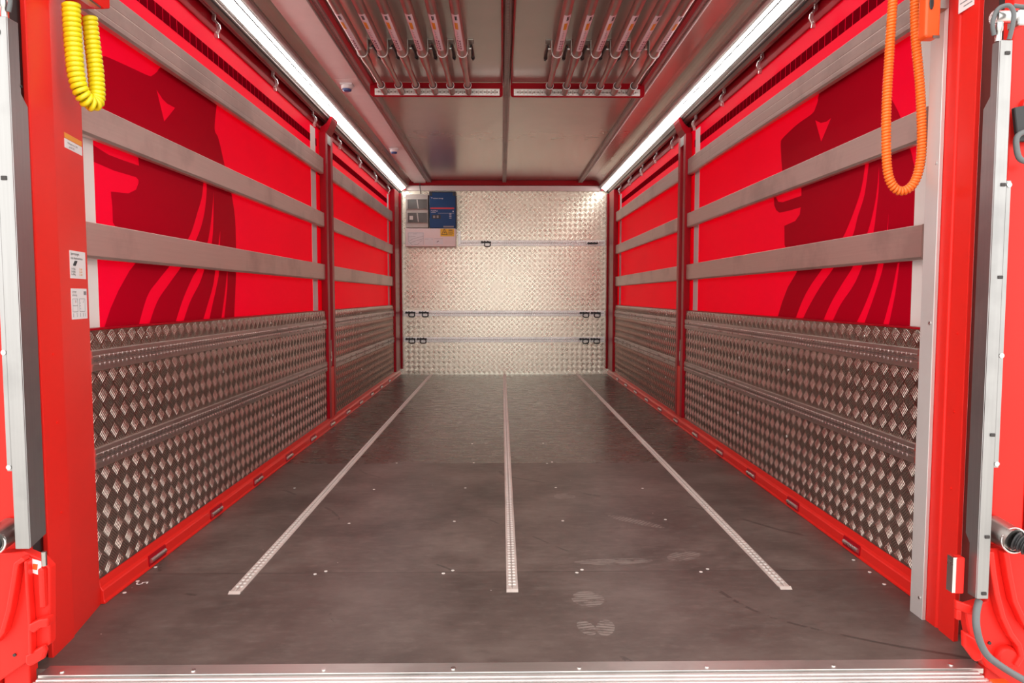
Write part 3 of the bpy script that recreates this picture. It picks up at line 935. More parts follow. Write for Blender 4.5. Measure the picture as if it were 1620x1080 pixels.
def bar_socket(cx, label, group):
    t = thing('bar_socket', (cx, 4.4, BZ), label, 'socket', group)
    m = MB().sweep([(cx, 4.345, BZ), (cx, 4.487, BZ)], 0.0195, 18, caps=False).sweep([(cx, 4.487, BZ), (cx, 4.345, BZ)], 0.0165, 18, caps=False)
    m.sweep([(cx, 4.475, BZ), (cx, 4.4870, BZ)], 0.0195, 18)
    m.build('sleeve', 'barmetal', t)
    MB().ring((cx, 4.345, BZ), 'y', 0.0215, 0.0028, 0, 2 * math.pi, 24, 8).build('ring', 'paper', t)['label'] = 'pale end ring'
    MB().ring((cx, 4.3435, BZ), 'y', 0.0178, 0.0022, 0, 2 * math.pi, 20, 6).build('seal', 'black', t)
    return t
for lab, xs, inner, frm in (('left', [-0.757 + 0.104 * i for i in range(6)], 1, 'left roof edge'), ('right', [0.259 + 0.102 * i for i in range(6)], -1, 'middle roof profile')):
    for i, cx in enumerate(xs):
        gb, gr, gs = '%s rack load bars' % lab, '%s rack ring clips' % lab, '%s rack sockets' % lab
        la = '%s load bar from the %s, in the %s roof rack' % (ORD[i], frm, lab)
        lr = 'ring clip of the %s bar from the %s, %s rack' % (ORD[i], frm, lab)
        ls = 'end socket of the %s bar from the %s, %s rack' % (ORD[i], frm, lab)
        if i == 0:
            b0, r0, s0 = load_bar(cx, la, gb, -8 if inner > 0 else 14), bar_holder(cx, inner, lr, gr), bar_socket(cx, ls, gs)
        else:
            clone(b0, (cx, 3.5, BZ), la)
            clone(r0, (cx, 3.77, 2.2), lr)
            clone(s0, (cx, 4.4, BZ), ls)

# ------------------------------------------------------------------ end wall: rails, lashing fittings, electrics
for lab, x0, zc, w in (('top', -0.535, 1.560, 0.066), ('middle', -1.201, 0.728, 0.068), ('lowest', -1.201, 0.415, 0.062)):
    t = thing('wall_lashing_rail', (0, YB, zc), '%s horizontal aluminium lashing rail on the tread plate end wall' % lab, 'lashing rail', 'end wall lashing rails')
    m = MB()
    track(m, (x0, YB - 0.0005, zc), (1, 0, 0), (0, -1, 0), (0, 0, 1), 1.196 - x0, w, 0.012, 0.005)
    m.build('rail', ['alu_x', 'slot', 'zinc'], t)


def lash_fitting(x, z, label, ring=True):
    t = thing('lashing_fitting', (x, YB - 0.012, z), label, 'lashing fitting', 'end wall lashing fittings')
    y = YB - 0.0135
    m = MB()
    m.box(x - 0.052, x + 0.056, y - 0.016, y, z - 0.008, z + 0.010)
    m.disc((x - 0.05, y - 0.009, z + 0.001), 'y', 0.014, 0.016, 10)
    m.disc((x - 0.018, y - 0.012, z + 0.004), 'y', 0.012, 0.018, 10)
    m.disc((x + 0.018, y - 0.012, z + 0.004), 'y', 0.012, 0.018, 10)
    m.build('body', 'black', t, 0.002)
    if ring:
        pts = []
        for k in range(24):
            a = 2 * math.pi * k / 24
            ca, sa = math.cos(a), math.sin(a)
            pts.append((x + 0.013 + 0.034 * math.copysign(abs(ca) ** 0.55, ca), y - 0.012, z - 0.027 + 0.0235 * math.copysign(abs(sa) ** 0.65, sa)))
        MB().sweep(pts, 0.006, 8, closed=True).build('ring', 'black', t)
    else:
        MB().box(x - 0.05, x + 0.06, y - 0.028, y - 0.0165, z - 0.004, z + 0.007).build('ring', 'black', t, 0.003)
    return t
f0 = lash_fitting(-1.113, 0.738, 'black lashing ring on the middle wall rail, leftmost of its four')
for x, z, lab in ((-0.953, 0.738, 'black lashing ring on the middle wall rail, second from the left'), (0.959, 0.732, 'black lashing ring on the middle wall rail, second from the right'),
                  (1.093, 0.732, 'black lashing ring on the middle wall rail, rightmost of its four'), (-1.113, 0.424, 'black lashing ring on the lowest wall rail, leftmost of its four'),
                  (-0.98, 0.424, 'black lashing ring on the lowest wall rail, second from the left'), (0.957, 0.420, 'black lashing ring on the lowest wall rail, second from the right'),
                  (1.09, 0.420, 'black lashing ring on the lowest wall rail, rightmost of its four'), (-0.213, 1.568, 'black lashing ring hanging alone on the top wall rail')):
    clone(f0, (x, YB - 0.012, z), lab)
lash_fitting(1.048, 1.556, 'black fitting folded flat at the right end of the top wall rail', ring=False)

YE = YB - 0.16      # front of the boxes on the wall
k = YE / YB
def wx(x):          # positions were read on the wall plane; boxes stand proud of it
    return -0.0332 + (x + 0.0332) * k
def wz(z):
    return 0.93 + (z - 0.93) * k
ix0, ix1, iz0, iz1 = wx(-0.885), wx(-0.573), wz(1.737), wz(2.162)
t = thing('inverter', ((ix0 + ix1) / 2, YB - 0.08, iz0), 'blue inverter unit with a red band on the end wall', 'inverter')
MB().box(ix0 + 0.003, ix1 - 0.003, YE, YB - 0.0005, iz0, iz1).build('case', 'blue', t, 0.004, 2)
for xx in (ix0, ix1 - 0.035):
    MB().prism([(xx, iz1 - 0.05), (xx + 0.035, iz1 - 0.05), (xx + 0.035, iz1 + 0.002), (xx, iz1 + 0.002)], 'y', YE - 0.003, YB - 0.001).build('corner_cap', 'bluedark', t, 0.004, 2)
MB().box(ix0 + 0.03, ix1 - 0.03, YE - 0.002, YE + 0.02, iz1 - 0.012, iz1 + 0.002).build('top_edge', 'bluedark', t, 0.001)
MB().box(ix1 - 0.0028, ix1 + 0.006, YE + 0.002, YB - 0.001, iz0, iz1 - 0.05).build('side_cover', 'bluedark', t, 0.002)
zr = iz0 + (iz1 - iz0) * 0.54
MB().box(ix0 + 0.012, ix1 - 0.018, YE - 0.0012, YE - 0.0001, zr - 0.009, zr + 0.009).build('red_band', 'redband', t)
m = MB()
text(m, 'victron energy', (ix0 + 0.045, YE - 0.0004, iz0 + (iz1 - iz0) * 0.80), (1, 0, 0), (0, 0, 1), 0.020)
text(m, 'MultiPlus', (ix0 + 0.018, YE - 0.0004, zr - 0.036), (1, 0, 0), (0, 0, 1), 0.022)
for j in range(4):
    z = zr - 0.058 - j * 0.018
    m.box(ix1 - 0.075, ix1 - 0.05, YE - 0.0011, YE - 0.0002, z - 0.003, z + 0.003)
m.box(ix0 + 0.018, ix0 + 0.075, YE - 0.0011, YE - 0.0002, zr - 0.049, zr - 0.045)
m.box(ix0 + 0.10, ix1 - 0.02, YE - 0.0011, YE - 0.0002, zr - 0.057, zr - 0.0555)
m.disc((ix1 - 0.03, YE - 0.0006, zr - 0.035), 'y', 0.007, 0.001, 10)
m.prism([(ix0 + 0.018, iz0 + (iz1 - iz0) * 0.815 + 0.012), (ix0 + 0.028, iz0 + (iz1 - iz0) * 0.815), (ix0 + 0.042, iz0 + (iz1 - iz0) * 0.815 + 0.006), (ix0 + 0.03, iz0 + (iz1 - iz0) * 0.815 + 0.006)], 'y', YE - 0.0011, YE - 0.0002)
m.build('lettering', 'paper', t)['label'] = 'small white lettering and logo'
dz = iz0 + (iz1 - iz0) * 0.305
MB().box(ix0 + 0.03, ix0 + 0.13, YE - 0.002, YE - 0.0001, dz - 0.022, dz + 0.024).build('switch_panel', 'ink', t, 0.002)
m = MB().box(ix0 + 0.044, ix0 + 0.068, YE - 0.006, YE - 0.0021, dz - 0.014, dz + 0.014).box(ix0 + 0.085, ix0 + 0.107, YE - 0.006, YE - 0.0021, dz - 0.014, dz + 0.016)
m.build('switch', 'inkgrey', t, 0.001)
MB().box(ix1 - 0.145, ix1 - 0.025, YE - 0.0015, YE - 0.0001, iz0 + 0.004, iz0 + 0.024).build('rating_strip', 'inkgrey', t)

fx0, fx1, fz0, fz1 = wx(-1.166), wx(-0.90), wz(1.742), wz(2.136)
t = thing('fuse_box', ((fx0 + fx1) / 2, YB - 0.06, fz0), 'light grey fuse box with two smoked windows beside the inverter', 'fuse box')
yf = YE + 0.03
h = fz1 - fz0
MB().box(fx0, fx1, yf, YB - 0.0005, fz0, fz1).build('case', 'grey', t, 0.006, 2)
for zb in (0.155, 0.555):
    z0, z1 = fz0 + h * zb, fz0 + h * (zb + 0.285)
    m = MB()
    m.box(fx0 + 0.012, fx1 - 0.004, yf - 0.012, yf - 0.0004, z0 - 0.006, z1 + 0.006)
    fr = m.build('window_frame', 'grey', t, 0.003)
    w = MB().box(fx0 + 0.024, fx1 - 0.012, yf - 0.016, yf - 0.0124, z0, z1).build('window_pane', 'pane', fr, 0.002)
    m = MB()
    if zb < 0.3:
        m.box(fx0 + 0.045, fx0 + 0.085, yf - 0.0185, yf - 0.0163, z0 + 0.03, z0 + 0.075)
    m.prism([(fx0 + 0.128, z1 - 0.004), (fx0 + 0.139, z1 - 0.004), (fx0 + 0.150, z0 + 0.004), (fx0 + 0.143, z0 + 0.004)], 'y', yf - 0.0185, yf - 0.0163)
    m.build('cover_strip', 'breaker', fr)['label'] = 'pale diagonal strip'
MB().sweep([(-0.985, YB - 0.075, 2.25), (-0.985, YB - 0.07, 2.20), (-0.978, YB - 0.055, 2.15), (-0.975, YB - 0.05, fz1 - 0.005)], 0.005, 8).build('cable', 'black', t)

bx0, bx1, bz0, bz1 = wx(-1.17), wx(-0.578), wz(1.520), wz(1.735)
t = thing('junction_cover', ((bx0 + bx1) / 2, YB - 0.08, bz0), 'pale metal junction cover with diagrams and yellow warning sign below the inverter', 'cover')
MB().box(bx0, bx1, YE, YB - 0.0005, bz0, bz1 - 0.003).build('cover', 'duct', t, 0.003)
m = MB()
m.box(bx1 + 0.022, bx1 + 0.050, YB - 0.014, YB - 0.0005, bz0 + 0.012, bz1 - 0.02)
m.build('mounting_flange', 'alu_z', t, 0.001)
for z in (bz0 + 0.03, bz1 - 0.045):
    MB().disc((bx1 + 0.036, YB - 0.0155, z), 'y', 0.006, 0.003, 10).build('screw', 'steel', t)
w = bx1 - bx0
hh = bz1 - bz0
m = MB()
m.box(bx0 + 0.05 * w, bx0 + 0.37 * w, YE - 0.001, YE - 0.0001, bz0 + 0.06 * hh, bz0 + 0.78 * hh)
m.box(bx0 + 0.385 * w, bx0 + 0.56 * w, YE - 0.001, YE - 0.0001, bz0 + 0.06 * hh, bz0 + 0.46 * hh)
m.box(bx0 + 0.575 * w, bx0 + 0.75 * w, YE - 0.001, YE - 0.0001, bz0 + 0.12 * hh, bz0 + 0.42 * hh)
pp = m.build('diagram_sheet', 'paper', t)
m = MB()
def seg(a, b, r=0.0013):
    m.sweep([(bx0 + a[0] * w, YE - 0.0012, bz0 + a[1] * hh), (bx0 + b[0] * w, YE - 0.0012, bz0 + b[1] * hh)], r, 4)
for a, b in (((.06, .28), (.06, .74)), ((.06, .74), (.36, .74)), ((.36, .74), (.36, .08)), ((.06, .28), (.14, .08)), ((.06, .52), (.20, .56)), ((.08, .3), (.16, .42)), ((.16, .42), (.36, .56)),
             ((.11, .2), (.2, .3)), ((.2, .3), (.36, .42)), ((.17, .12), (.24, .1)), ((.24, .1), (.28, .2)), ((.29, .24), (.34, .33)), ((.575, .42), (.75, .42)), ((.39, .4), (.46, .4)), ((.52, .4), (.55, .4)), ((.16, .68), (.23, .68))):
    seg(a, b)
seg((.625, .23), (.665, .30), 0.004)
m.build('diagram_lines', 'inkgrey', pp)
sx0, sx1, sz0, sz1 = bx0 + 0.70 * w, bx0 + 0.975 * w, bz0 + 0.55 * hh, bz1 - 0.008
sg = MB().box(sx0, sx1, YE - 0.0014, YE - 0.0001, sz0, sz1).build('warning_sign', 'yellowsign', t)
sg['label'] = 'yellow sign with black electric triangle'
m = MB()
tx, tz, ts = sx0 + 0.047, sz0 + 0.022, 0.034
tri = [(tx - ts, tz), (tx, tz + 2 * ts * 0.90), (tx + ts, tz)]
for i in range(3):
    a, b = tri[i], tri[(i + 1) % 3]
    m.sweep([(a[0], YE - 0.0022, a[1]), (b[0], YE - 0.0022, b[1])], 0.0028, 6)
m.prism([(tx + 0.003, tz + 0.043), (tx - 0.008, tz + 0.022), (tx - 0.001, tz + 0.022), (tx - 0.003, tz + 0.006), (tx + 0.008, tz + 0.027), (tx + 0.001, tz + 0.027)], 'y', YE - 0.0024, YE - 0.0015)
for j, (a, b) in enumerate(((0.0, 0.045), (-0.004, 0.058), (-0.004, 0.05), (-0.004, 0.058), (-0.004, 0.042))):
    z = sz1 - 0.016 - j * 0.0125
    if z > sz0 + 0.006:
        m.box(tx + 0.048 + a, tx + 0.048 + b, YE - 0.0022, YE - 0.0015, z - (0.004 if j == 0 else 0.0016), z + (0.004 if j == 0 else 0.0016))
m.build('sign_print', 'ink', sg)

# ------------------------------------------------------------------ rear portal jambs with their stickers
t = thing('portal_jamb', (-1.22, 1.95, -0.05), 'broad glossy red jamb at the left of the rear opening, with stickers', 'jamb', 'rear portal jambs')
m = MB()
m.prism([(-1.190, 1.780), (-1.2035, 1.893), (-1.2085, 1.900), (-1.248, 2.098), (-1.290, 2.098), (-1.262, 2.085), (-1.224, 1.905), (-1.206, 1.782)], 'z', -0.06, 2.324)
m.build('jamb_plate', 'red', t, 0.003, 2)
MB().prism([(-1.228, 1.93), (-1.262, 2.08), (-1.33, 2.08), (-1.33, 1.93)], 'z', -0.06, 2.32).build('web_or_gap_shade', 'gap', t)  # added backing, coloured as the shade deep behind the left jamb
for zz, yy in ((0.78, 1.842), (0.36, 1.85), (0.60, 1.848)):
    MB().disc((-1.1985, yy, zz), 'x', 0.004, 0.006, 8).build('rivet', 'red', t)
A0, A1 = Vector((-1.2085, 1.900, 0)), Vector((-1.248, 2.098, 0))
AD = (A1 - A0).normalized()
AN = Vector((AD.y, -AD.x, 0))      # towards the inside
def jp(d, z, off=0.0006):
    return A0 + AD * d + AN * off + Vector((0, 0, z))
def jquad(mb, d0, d1, z0, z1, off=0.0008, slope=0.0):
    mb.add([jp(d0, z0, off), jp(d1, z0 + slope, off), jp(d1, z1 + slope, off), jp(d0, z1, off)], [(0, 1, 2, 3)], False)
sts = []
def jamb_sticker(d0, d1, z0, z1, label, colour='paper'):
    m = MB()
    vs = [jp(d, z, o) for o in (0.0001, 0.0008) for d, z in ((d0, z0), (d1, z0), (d1, z1), (d0, z1))]
    m.add(vs, [(0, 1, 2, 3), (4, 5, 6, 7), (0, 1, 5, 4), (1, 2, 6, 5), (2, 3, 7, 6), (3, 0, 4, 7)], False)
    o = m.build('sticker', colour, t)
    o['label'] = label
    return o
# narrow label
s0 = jamb_sticker(0.066, 0.190, 1.335, 1.360, 'narrow white label with orange top')
m = MB()
jquad(m, 0.066, 0.190, 1.3615, 1.376, 0.0006)
m.build('orange_strip', 'orangeink', s0)
m = MB()
text(m, 'Anhängelast max. 3000', jp(0.085, 1.349), AD, (0, 0, 1), 0.0075)
text(m, 'geprüft 2021', jp(0.095, 1.3395), AD, (0, 0, 1), 0.0075)
m.build('lettering', 'ink', s0)
# load table sticker
s1 = jamb_sticker(0.070, 0.183, 0.980, 1.057, 'white load table sticker')
m = MB()
text(m, 'Sperrstangen', jp(0.076, 1.045), AD, (0, 0, 1), 0.0115)
text(m, 'oder Aluminiumlatten', jp(0.076, 1.0335), AD, (0, 0, 1), 0.0095)
for j, tx in enumerate(('1er Belag', '2er Belag', '3er Belag')):
    text(m, tx, jp(0.076, 1.0045 - j * 0.0078), AD, (0, 0, 1), 0.0078)
m.cur = 1
for j in range(3):
    text(m, '25 daN', jp(0.132, 1.0045 - j * 0.0078), AD, (0, 0, 1), 0.0078)
m.cur = 0
for q in range(3):
    a = jp(0.092 + q * 0.006, 1.0165, 0.0012)
    m.sweep([a, a + AD * 0.013 + Vector((0, 0, 0.012))], 0.0022, 5)
m.build('lettering', ['ink', 'orangeink'], s1)
# diagram sticker
s2 = jamb_sticker(0.070, 0.183, 0.866, 0.952, 'white diagram sticker with two drawings')
m = MB()
text(m, 'Ladungs-', jp(0.076, 0.941), AD, (0, 0, 1), 0.009)
text(m, 'sicherung', jp(0.076, 0.931), AD, (0, 0, 1), 0.009)
jquad(m, 0.160, 0.180, 0.934, 0.945)
def jline(a, b, r=0.0007):
    m.sweep([jp(a[0], a[1], 0.001), jp(b[0], b[1], 0.001)], r, 4)
for d0, d1 in ((0.077, 0.113), (0.126, 0.166)):
    for a, b in (((d0, 0.887), (d1, 0.887)), ((d1, 0.887), (d1, 0.923)), ((d1, 0.923), (d0, 0.923)), ((d0, 0.923), (d0, 0.887))):
        jline(a, b)
jline((0.077, 0.904), (0.113, 0.904))
for z in (0.895, 0.903, 0.911):
    jline((0.126, z), (0.134, z))
jline((0.152, 0.912), (0.160, 0.919))
for d in (0.08, 0.105, 0.13, 0.15, 0.165):
    jline((d, 0.872), (d, 0.883), 0.001)
m.build('diagram', 'inkgrey', s2)
m = MB()
jquad(m, 0.098, 0.103, 0.912, 0.919)
m.build('red_mark', 'redband', s2)

t = thing('portal_jamb', (1.20, 1.92, -0.05), 'broad glossy red jamb at the right of the rear opening', 'jamb', 'rear portal jambs')
m = MB()
m.prism([(1.185, 1.830), (1.1875, 1.898), (1.192, 1.903), (1.192, 1.909), (1.1875, 1.914), (1.1875, 2.03), (1.30, 2.10), (1.30, 2.115), (1.203, 2.05), (1.200, 1.832)], 'z', -0.06, 2.324)
m.build('jamb_plate', 'red', t, 0.002, 2)
MB().box(1.205, 1.34, 1.87, 2.03, -0.06, 2.32).build('web_or_gap_shade', 'gap', t)  # added backing that darkens the gap behind the right jamb
for zz in (0.62, 0.41, 0.20, 0.83):
    MB().disc((1.1855, 1.868, zz), 'x', 0.004, 0.004, 8).build('rivet', 'red', t)
st = MB().box(1.1838, 1.1850, 1.850, 1.912, 1.680, 1.80).build('sticker', 'paper', t)
st['label'] = 'white printed notice'
m = MB()
for j in range(9):
    z = 1.690 + j * 0.0115
    m.box(1.1831, 1.1838, 1.856, 1.905 if j % 3 else 1.89, z, z + 0.0025)
m.build('lettering', 'inkgrey', st)
t = thing('edge_trim', (1.18, 1.99, 0.0), 'bare aluminium edge trim on the inner side of the right red jamb', 'trim')
MB().box(1.176, 1.1868, 1.957, 2.018, 0.0, 2.32).build('trim_profile', 'anodised', t, 0.001)
for zz in (0.06, 0.855, 1.3):
    MB().disc((1.1755, 1.972, zz), 'x', 0.0045, 0.004, 8).build('screw', 'zinc', t)

# ------------------------------------------------------------------ lift columns outside the opening
def bent(mb, x0, x1, y0, y1, z0, z1):
    return mb.box(min(x0, x1), max(x0, x1), y0, y1, z0, z1)
for side, s in SIDES:
    t = thing('lift_column', (s * 1.4, 1.75, -0.35), 'red steel tail lift column at the far %s edge, behind the guard profile' % side, 'column', 'tail lift columns')
    xa = 1.198 if s < 0 else 1.182
    m = MB()
    bent(m, s * xa, s * 1.262, 1.700, 1.735, -0.40, 2.40)
    m.build('web_or_gap_shade', 'red', t, 0.004, 2)
    bent(MB(), s * 1.262, s * 1.272, 1.722, 1.735, -0.40, 2.40).build('gap_seal', 'black', t)
    bent(MB(), s * 1.272, s * 1.72, 1.690, 1.735, -0.40, 2.40).build('outer_web', 'red', t, 0.006, 2)
    if s > 0:
        MB().sweep([(1.222, 1.702, 1.383), (1.222, 1.690, 1.383)], [0.020, 0.016], 18).build('plug', 'red', t)
    bent(MB(), s * 1.215, s * 1.26, 1.736, 1.80, -0.40, 2.40).build('gap_shade_backing', 'dark', t)  # black backing put in for the shade between column and jamb

# aluminium guard profiles standing in front of the columns
t = thing('guard_profile', (1.13, 1.67, 0.2), 'bright aluminium box profile standing at the right edge of the opening', 'guard profile', 'aluminium guard profiles')
m = MB()
m.box(1.118, 1.146, 1.648, 1.653, 0.198, 1.520)
m.build('front_face', 'galv', t, 0.0015)
m = MB()
m.prism([(1.6531, 0.198), (1.684, 0.198), (1.684, 0.325), (1.700, 0.345), (1.700, 1.375), (1.678, 1.400), (1.678, 1.520), (1.6531, 1.520)], 'x', 1.118, 1.123)
m.build('side_face', 'galv', t, 0.001)
MB().box(1.1462, 1.158, 1.650, 1.654, 0.52, 1.20).build('flange', 'galv', t, 0.001)
for z, xx in ((1.49, 1.134), (1.19, 1.137), (0.975, 1.140), (0.60, 1.138), (0.352, 1.136), (0.212, 1.134)):
    MB().box(xx - 0.006, xx + 0.006, 1.6455, 1.6479, z - 0.004, z + 0.004).build('slot', 'dark', t, 0.001)
for z in (0.53, 0.79, 1.19):
    MB().disc((1.152, 1.6485, z), 'y', 0.006, 0.003, 10).build('screw', 'zinc', t)
t = thing('guard_profile', (-1.16, 1.67, 0.33), 'bright aluminium box profile standing at the left edge of the opening', 'guard profile', 'aluminium guard profiles')
m = MB()
m.box(-1.183, -1.150, 1.648, 1.653, 0.334, 1.560)
m.build('front_face', 'galv', t, 0.0015)
m = MB()
m.prism([(1.6531, 0.334), (1.712, 0.350), (1.712, 1.375), (1.690, 1.40), (1.690, 1.560), (1.6531, 1.560)], 'x', -1.155, -1.150)
m.build('side_face', 'galv', t, 0.001)
MB().box(-1.195, -1.1832, 1.650, 1.654, 0.52, 1.20).build('flange', 'galv', t, 0.001)
for z in (1.525, 1.20):
    MB().box(-1.176, -1.163, 1.6455, 1.6479, z - 0.005, z + 0.005).build('slot', 'dark', t, 0.001)
for z in (0.53, 0.80):
    MB().disc((-1.189, 1.6485, z), 'y', 0.006, 0.003, 10).build('screw', 'zinc', t)
MB().disc((-1.1495, 1.69, 1.417), 'x', 0.003, 0.003, 8).build('slot', 'dark', t)

# lift arms
t = thing('lift_linkage', (1.21, 1.66, -0.1), 'red tail lift arm with curved ribs and pivot bolt at the lower right', 'lift arm', 'tail lift arms')
m = MB()
m.prism([(1.1028, 0.1670), (1.1600, 0.1830), (1.1600, 0.3154), (1.2711, 0.3147), (1.2876, -0.0316), (1.2244, -0.0310), (1.1624, 0.0162), (1.1200, 0.0904)], 'y', 1.672, 1.699)
m.build('body_plate', 'red', t, 0.004, 2)
def rib(pts, wd, y0, y1):
    """bent flat bar following a polyline in x, z"""
    n = len(pts)
    L, R = [], []
    for i, (x, z) in enumerate(pts):
        a, b = pts[max(0, i - 1)], pts[min(n - 1, i + 1)]
        dx, dz = b[0] - a[0], b[1] - a[1]
        l = math.hypot(dx, dz)
        nx, nz = -dz / l * wd / 2, dx / l * wd / 2
        L.append((x + nx, z + nz))
        R.append((x - nx, z - nz))
    return MB().prism(L + R[::-1], 'y', y0, y1)
rib([(1.1485, 0.3146), (1.1569, 0.2630), (1.1686, 0.2080), (1.1850, 0.1527), (1.2072, 0.1083), (1.2286, 0.0811), (1.2362, 0.0524), (1.2232, 0.0286)], 0.0135, 1.648, 1.6718).build('curved_rib', 'red', t, 0.003, 2)
rib([(1.1855, 0.3144), (1.1975, 0.2549), (1.2127, 0.1920), (1.2401, 0.1365), (1.2696, 0.1046)], 0.0135, 1.648, 1.6718).build('curved_rib', 'red', t, 0.003, 2)
c = (1.2083, 0.0464)
MB().sweep([(c[0], 1.6719, c[1]), (c[0], 1.660, c[1]), (c[0], 1.655, c[1])], [0.026, 0.026, 0.021], 24).build('pivot_bolt', 'red', t)
c = (1.1692, 0.0772)
MB().disc((c[0], 1.6705, c[1]), 'y', 0.004, 0.004, 10).build('hole', 'dark', t)
MB().prism([(1.0940, 0.1145), (1.1406, 0.0870), (1.1456, 0.0421), (1.1270, 0.0358), (1.0972, 0.0746)], 'y', 1.655, 1.6718).build('bottom_lip', 'red', t, 0.005, 2)
m = MB()
m.prism([(1.0753, 0.1895), (1.1181, 0.1749), (1.1191, 0.1510), (1.0762, 0.1672)], 'y', 1.66, 1.6718)
m.prism([(1.0778, 0.1672), (1.0904, 0.1640), (1.0899, 0.1385), (1.0772, 0.1418)], 'y', 1.66, 1.6718)
m.build('bracket', 'red', t, 0.003, 2)
t = thing('hinge_block', (1.08, 1.68, 0.22), 'small red hinge block beside the lower end of the right guard profile', 'hinge block', 'hinge blocks')
m = MB()
a, b = (1.0806, 0.2906), (1.1046, 0.1988)
m.box(a[0], b[0], 1.675, 1.699, b[1], a[1])
m.build('block', 'red', t, 0.003)
a, b = (1.0744, 0.2907), (1.0842, 0.2021)
MB().box(a[0], b[0] - 0.0002, 1.676, 1.699, b[1], a[1]).build('side_plate', 'zinc', t)

t = thing('lift_linkage', (-1.2, 1.66, -0.1), 'red tail lift arm with ribs and a hooked bracket at the lower left', 'lift arm', 'tail lift arms')
m = MB()
m.prism([(-1.2913, 0.3116), (-1.1804, 0.3202), (-1.1393, 0.3029), (-1.1193, 0.2796), (-1.1273, 0.0895), (-1.1835, 0.0460), (-1.2615, -0.0085), (-1.3068, -0.0081)], 'y', 1.672, 1.699)
m.build('body_plate', 'red', t, 0.004, 2)
rib([(-1.1648, 0.3103), (-1.1831, 0.2982), (-1.1946, 0.2400), (-1.2060, 0.1861), (-1.2234, 0.1321), (-1.2487, 0.1013)], 0.012, 1.648, 1.6718).build('curved_rib', 'red', t, 0.003, 2)
rib([(-1.1621, 0.3042), (-1.1620, 0.2398), (-1.1598, 0.1549), (-1.1617, 0.0757)], 0.0075, 1.650, 1.6718).build('upright_rib', 'red', t, 0.003, 2)
MB().prism([(-1.1764, 0.0711), (-1.1331, 0.0959), (-1.1277, 0.0801), (-1.1345, 0.0613), (-1.1655, 0.0427), (-1.1774, 0.0491)], 'y', 1.655, 1.6718).build('bottom_lip', 'red', t, 0.005, 2)
MB().prism([(-1.1578, 0.1524), (-1.1332, 0.1647), (-1.1120, 0.1677), (-1.1129, 0.1458), (-1.1311, 0.1428), (-1.1467, 0.1304), (-1.1584, 0.1368)], 'y', 1.645, 1.6718).build('hooked_bracket', 'red', t, 0.004, 2)
c = (-1.2113, 0.0651)
MB().disc((c[0], 1.6705, c[1]), 'y', 0.004, 0.004, 10).build('hole', 'dark', t)
m = MB().prism([(-1.1676, 0.3047), (-1.1366, 0.2952), (-1.1410, 0.2612), (-1.1661, 0.2706)], 'y', 1.6700, 1.6718)
st = m.build('sticker', 'paper', t)
st['label'] = 'torn white sticker with orange mark'
m = MB().prism([(-1.1577, 0.2907), (-1.1458, 0.2891), (-1.1479, 0.2752), (-1.1583, 0.2768)], 'y', 1.6694, 1.6699)
m.build('orange_mark', 'orangebox', st)
t = thing('hinge_block', (-1.12, 1.66, 0.2), 'small red hinge block below the left guard profile', 'hinge block', 'hinge blocks')
a, b = (-1.1386, 0.2828), (-1.1247, 0.1865)
MB().box(a[0], b[0], 1.655, 1.671, b[1], a[1]).build('block', 'red', t, 0.003)
a = (-1.1299, 0.3106)
MB().sweep([(a[0] + 0.004, 1.663, a[1] + 0.012), (a[0] + 0.004, 1.663, a[1] - 0.022)], 0.006, 12).build('pin', 'steel', t)

# buffers with spring hoses
t = thing('buffer_tube', (1.17, 1.66, 0.36), 'grey tube with a black coiled spring boot at the right edge', 'buffer', 'spring buffers')
a, b = (1.1790, 0.3605), (1.1960, 0.3497)
MB().sweep([(a[0], 1.698, a[1]), (b[0], 1.640, b[1] - 0.004)], 0.031, 24).build('tube', 'steel', t)
MB().ring((b[0], 1.640, b[1] - 0.004), 'y', 0.029, 0.004, 0, 2 * math.pi, 28, 8).build('collar', 'zinc', t)
m = MB()
pts, rads = [], []
p0, p1 = Vector((b[0] + 0.004, 1.640, b[1] - 0.004)), Vector((b[0] + 0.052, 1.560, b[1] - 0.028))
for i in range(61):
    f = i / 60
    pts.append(p0.lerp(p1, f))
    rads.append(0.0215 - 0.004 * f + 0.0035 * math.sin(f * 2 * math.pi * 9))
m.sweep(pts, rads, 18)
m.build('spring_boot', 'black', t)
t = thing('buffer_tube', (-1.2, 1.66, 0.36), 'grey tube with a black rubber end at the left edge', 'buffer', 'spring buffers')
a, b = (-1.2240, 0.3603), (-1.2266, 0.3543)
MB().sweep([(a[0], 1.699, a[1] + 0.006), (b[0], 1.640, b[1])], 0.030, 24).build('tube', 'steel', t)
MB().ring((b[0], 1.640, b[1]), 'y', 0.027, 0.0035, 0, 2 * math.pi, 28, 8).build('collar', 'zinc', t)
m = MB().sweep([(b[0], 1.645, b[1]), (b[0] - 0.008, 1.615, b[1] - 0.006)], [0.021, 0.019], 18)
m.build('rubber_end', 'black', t)

# black cable from the right guard profile to the platform
t = thing('lift_cable', (1.12, 1.66, 0.1), 'dark grey cable curving out of the right guard profile down to the platform', 'cable')
pts = [Vector(p) for p in ((1.1327, 1.6620, 0.1888), (1.1179, 1.6480, 0.1652), (1.1096, 1.6340, 0.1373), (1.1176, 1.6300, 0.1000), (1.1330, 1.6260, 0.0706), (1.1573, 1.6200, 0.0501), (1.1929, 1.6150, 0.0275), (1.2360, 1.6000, 0.0059))]
MB().sweep(smooth(pts), 0.0085, 12).build('sheath', 'greyhose', t)

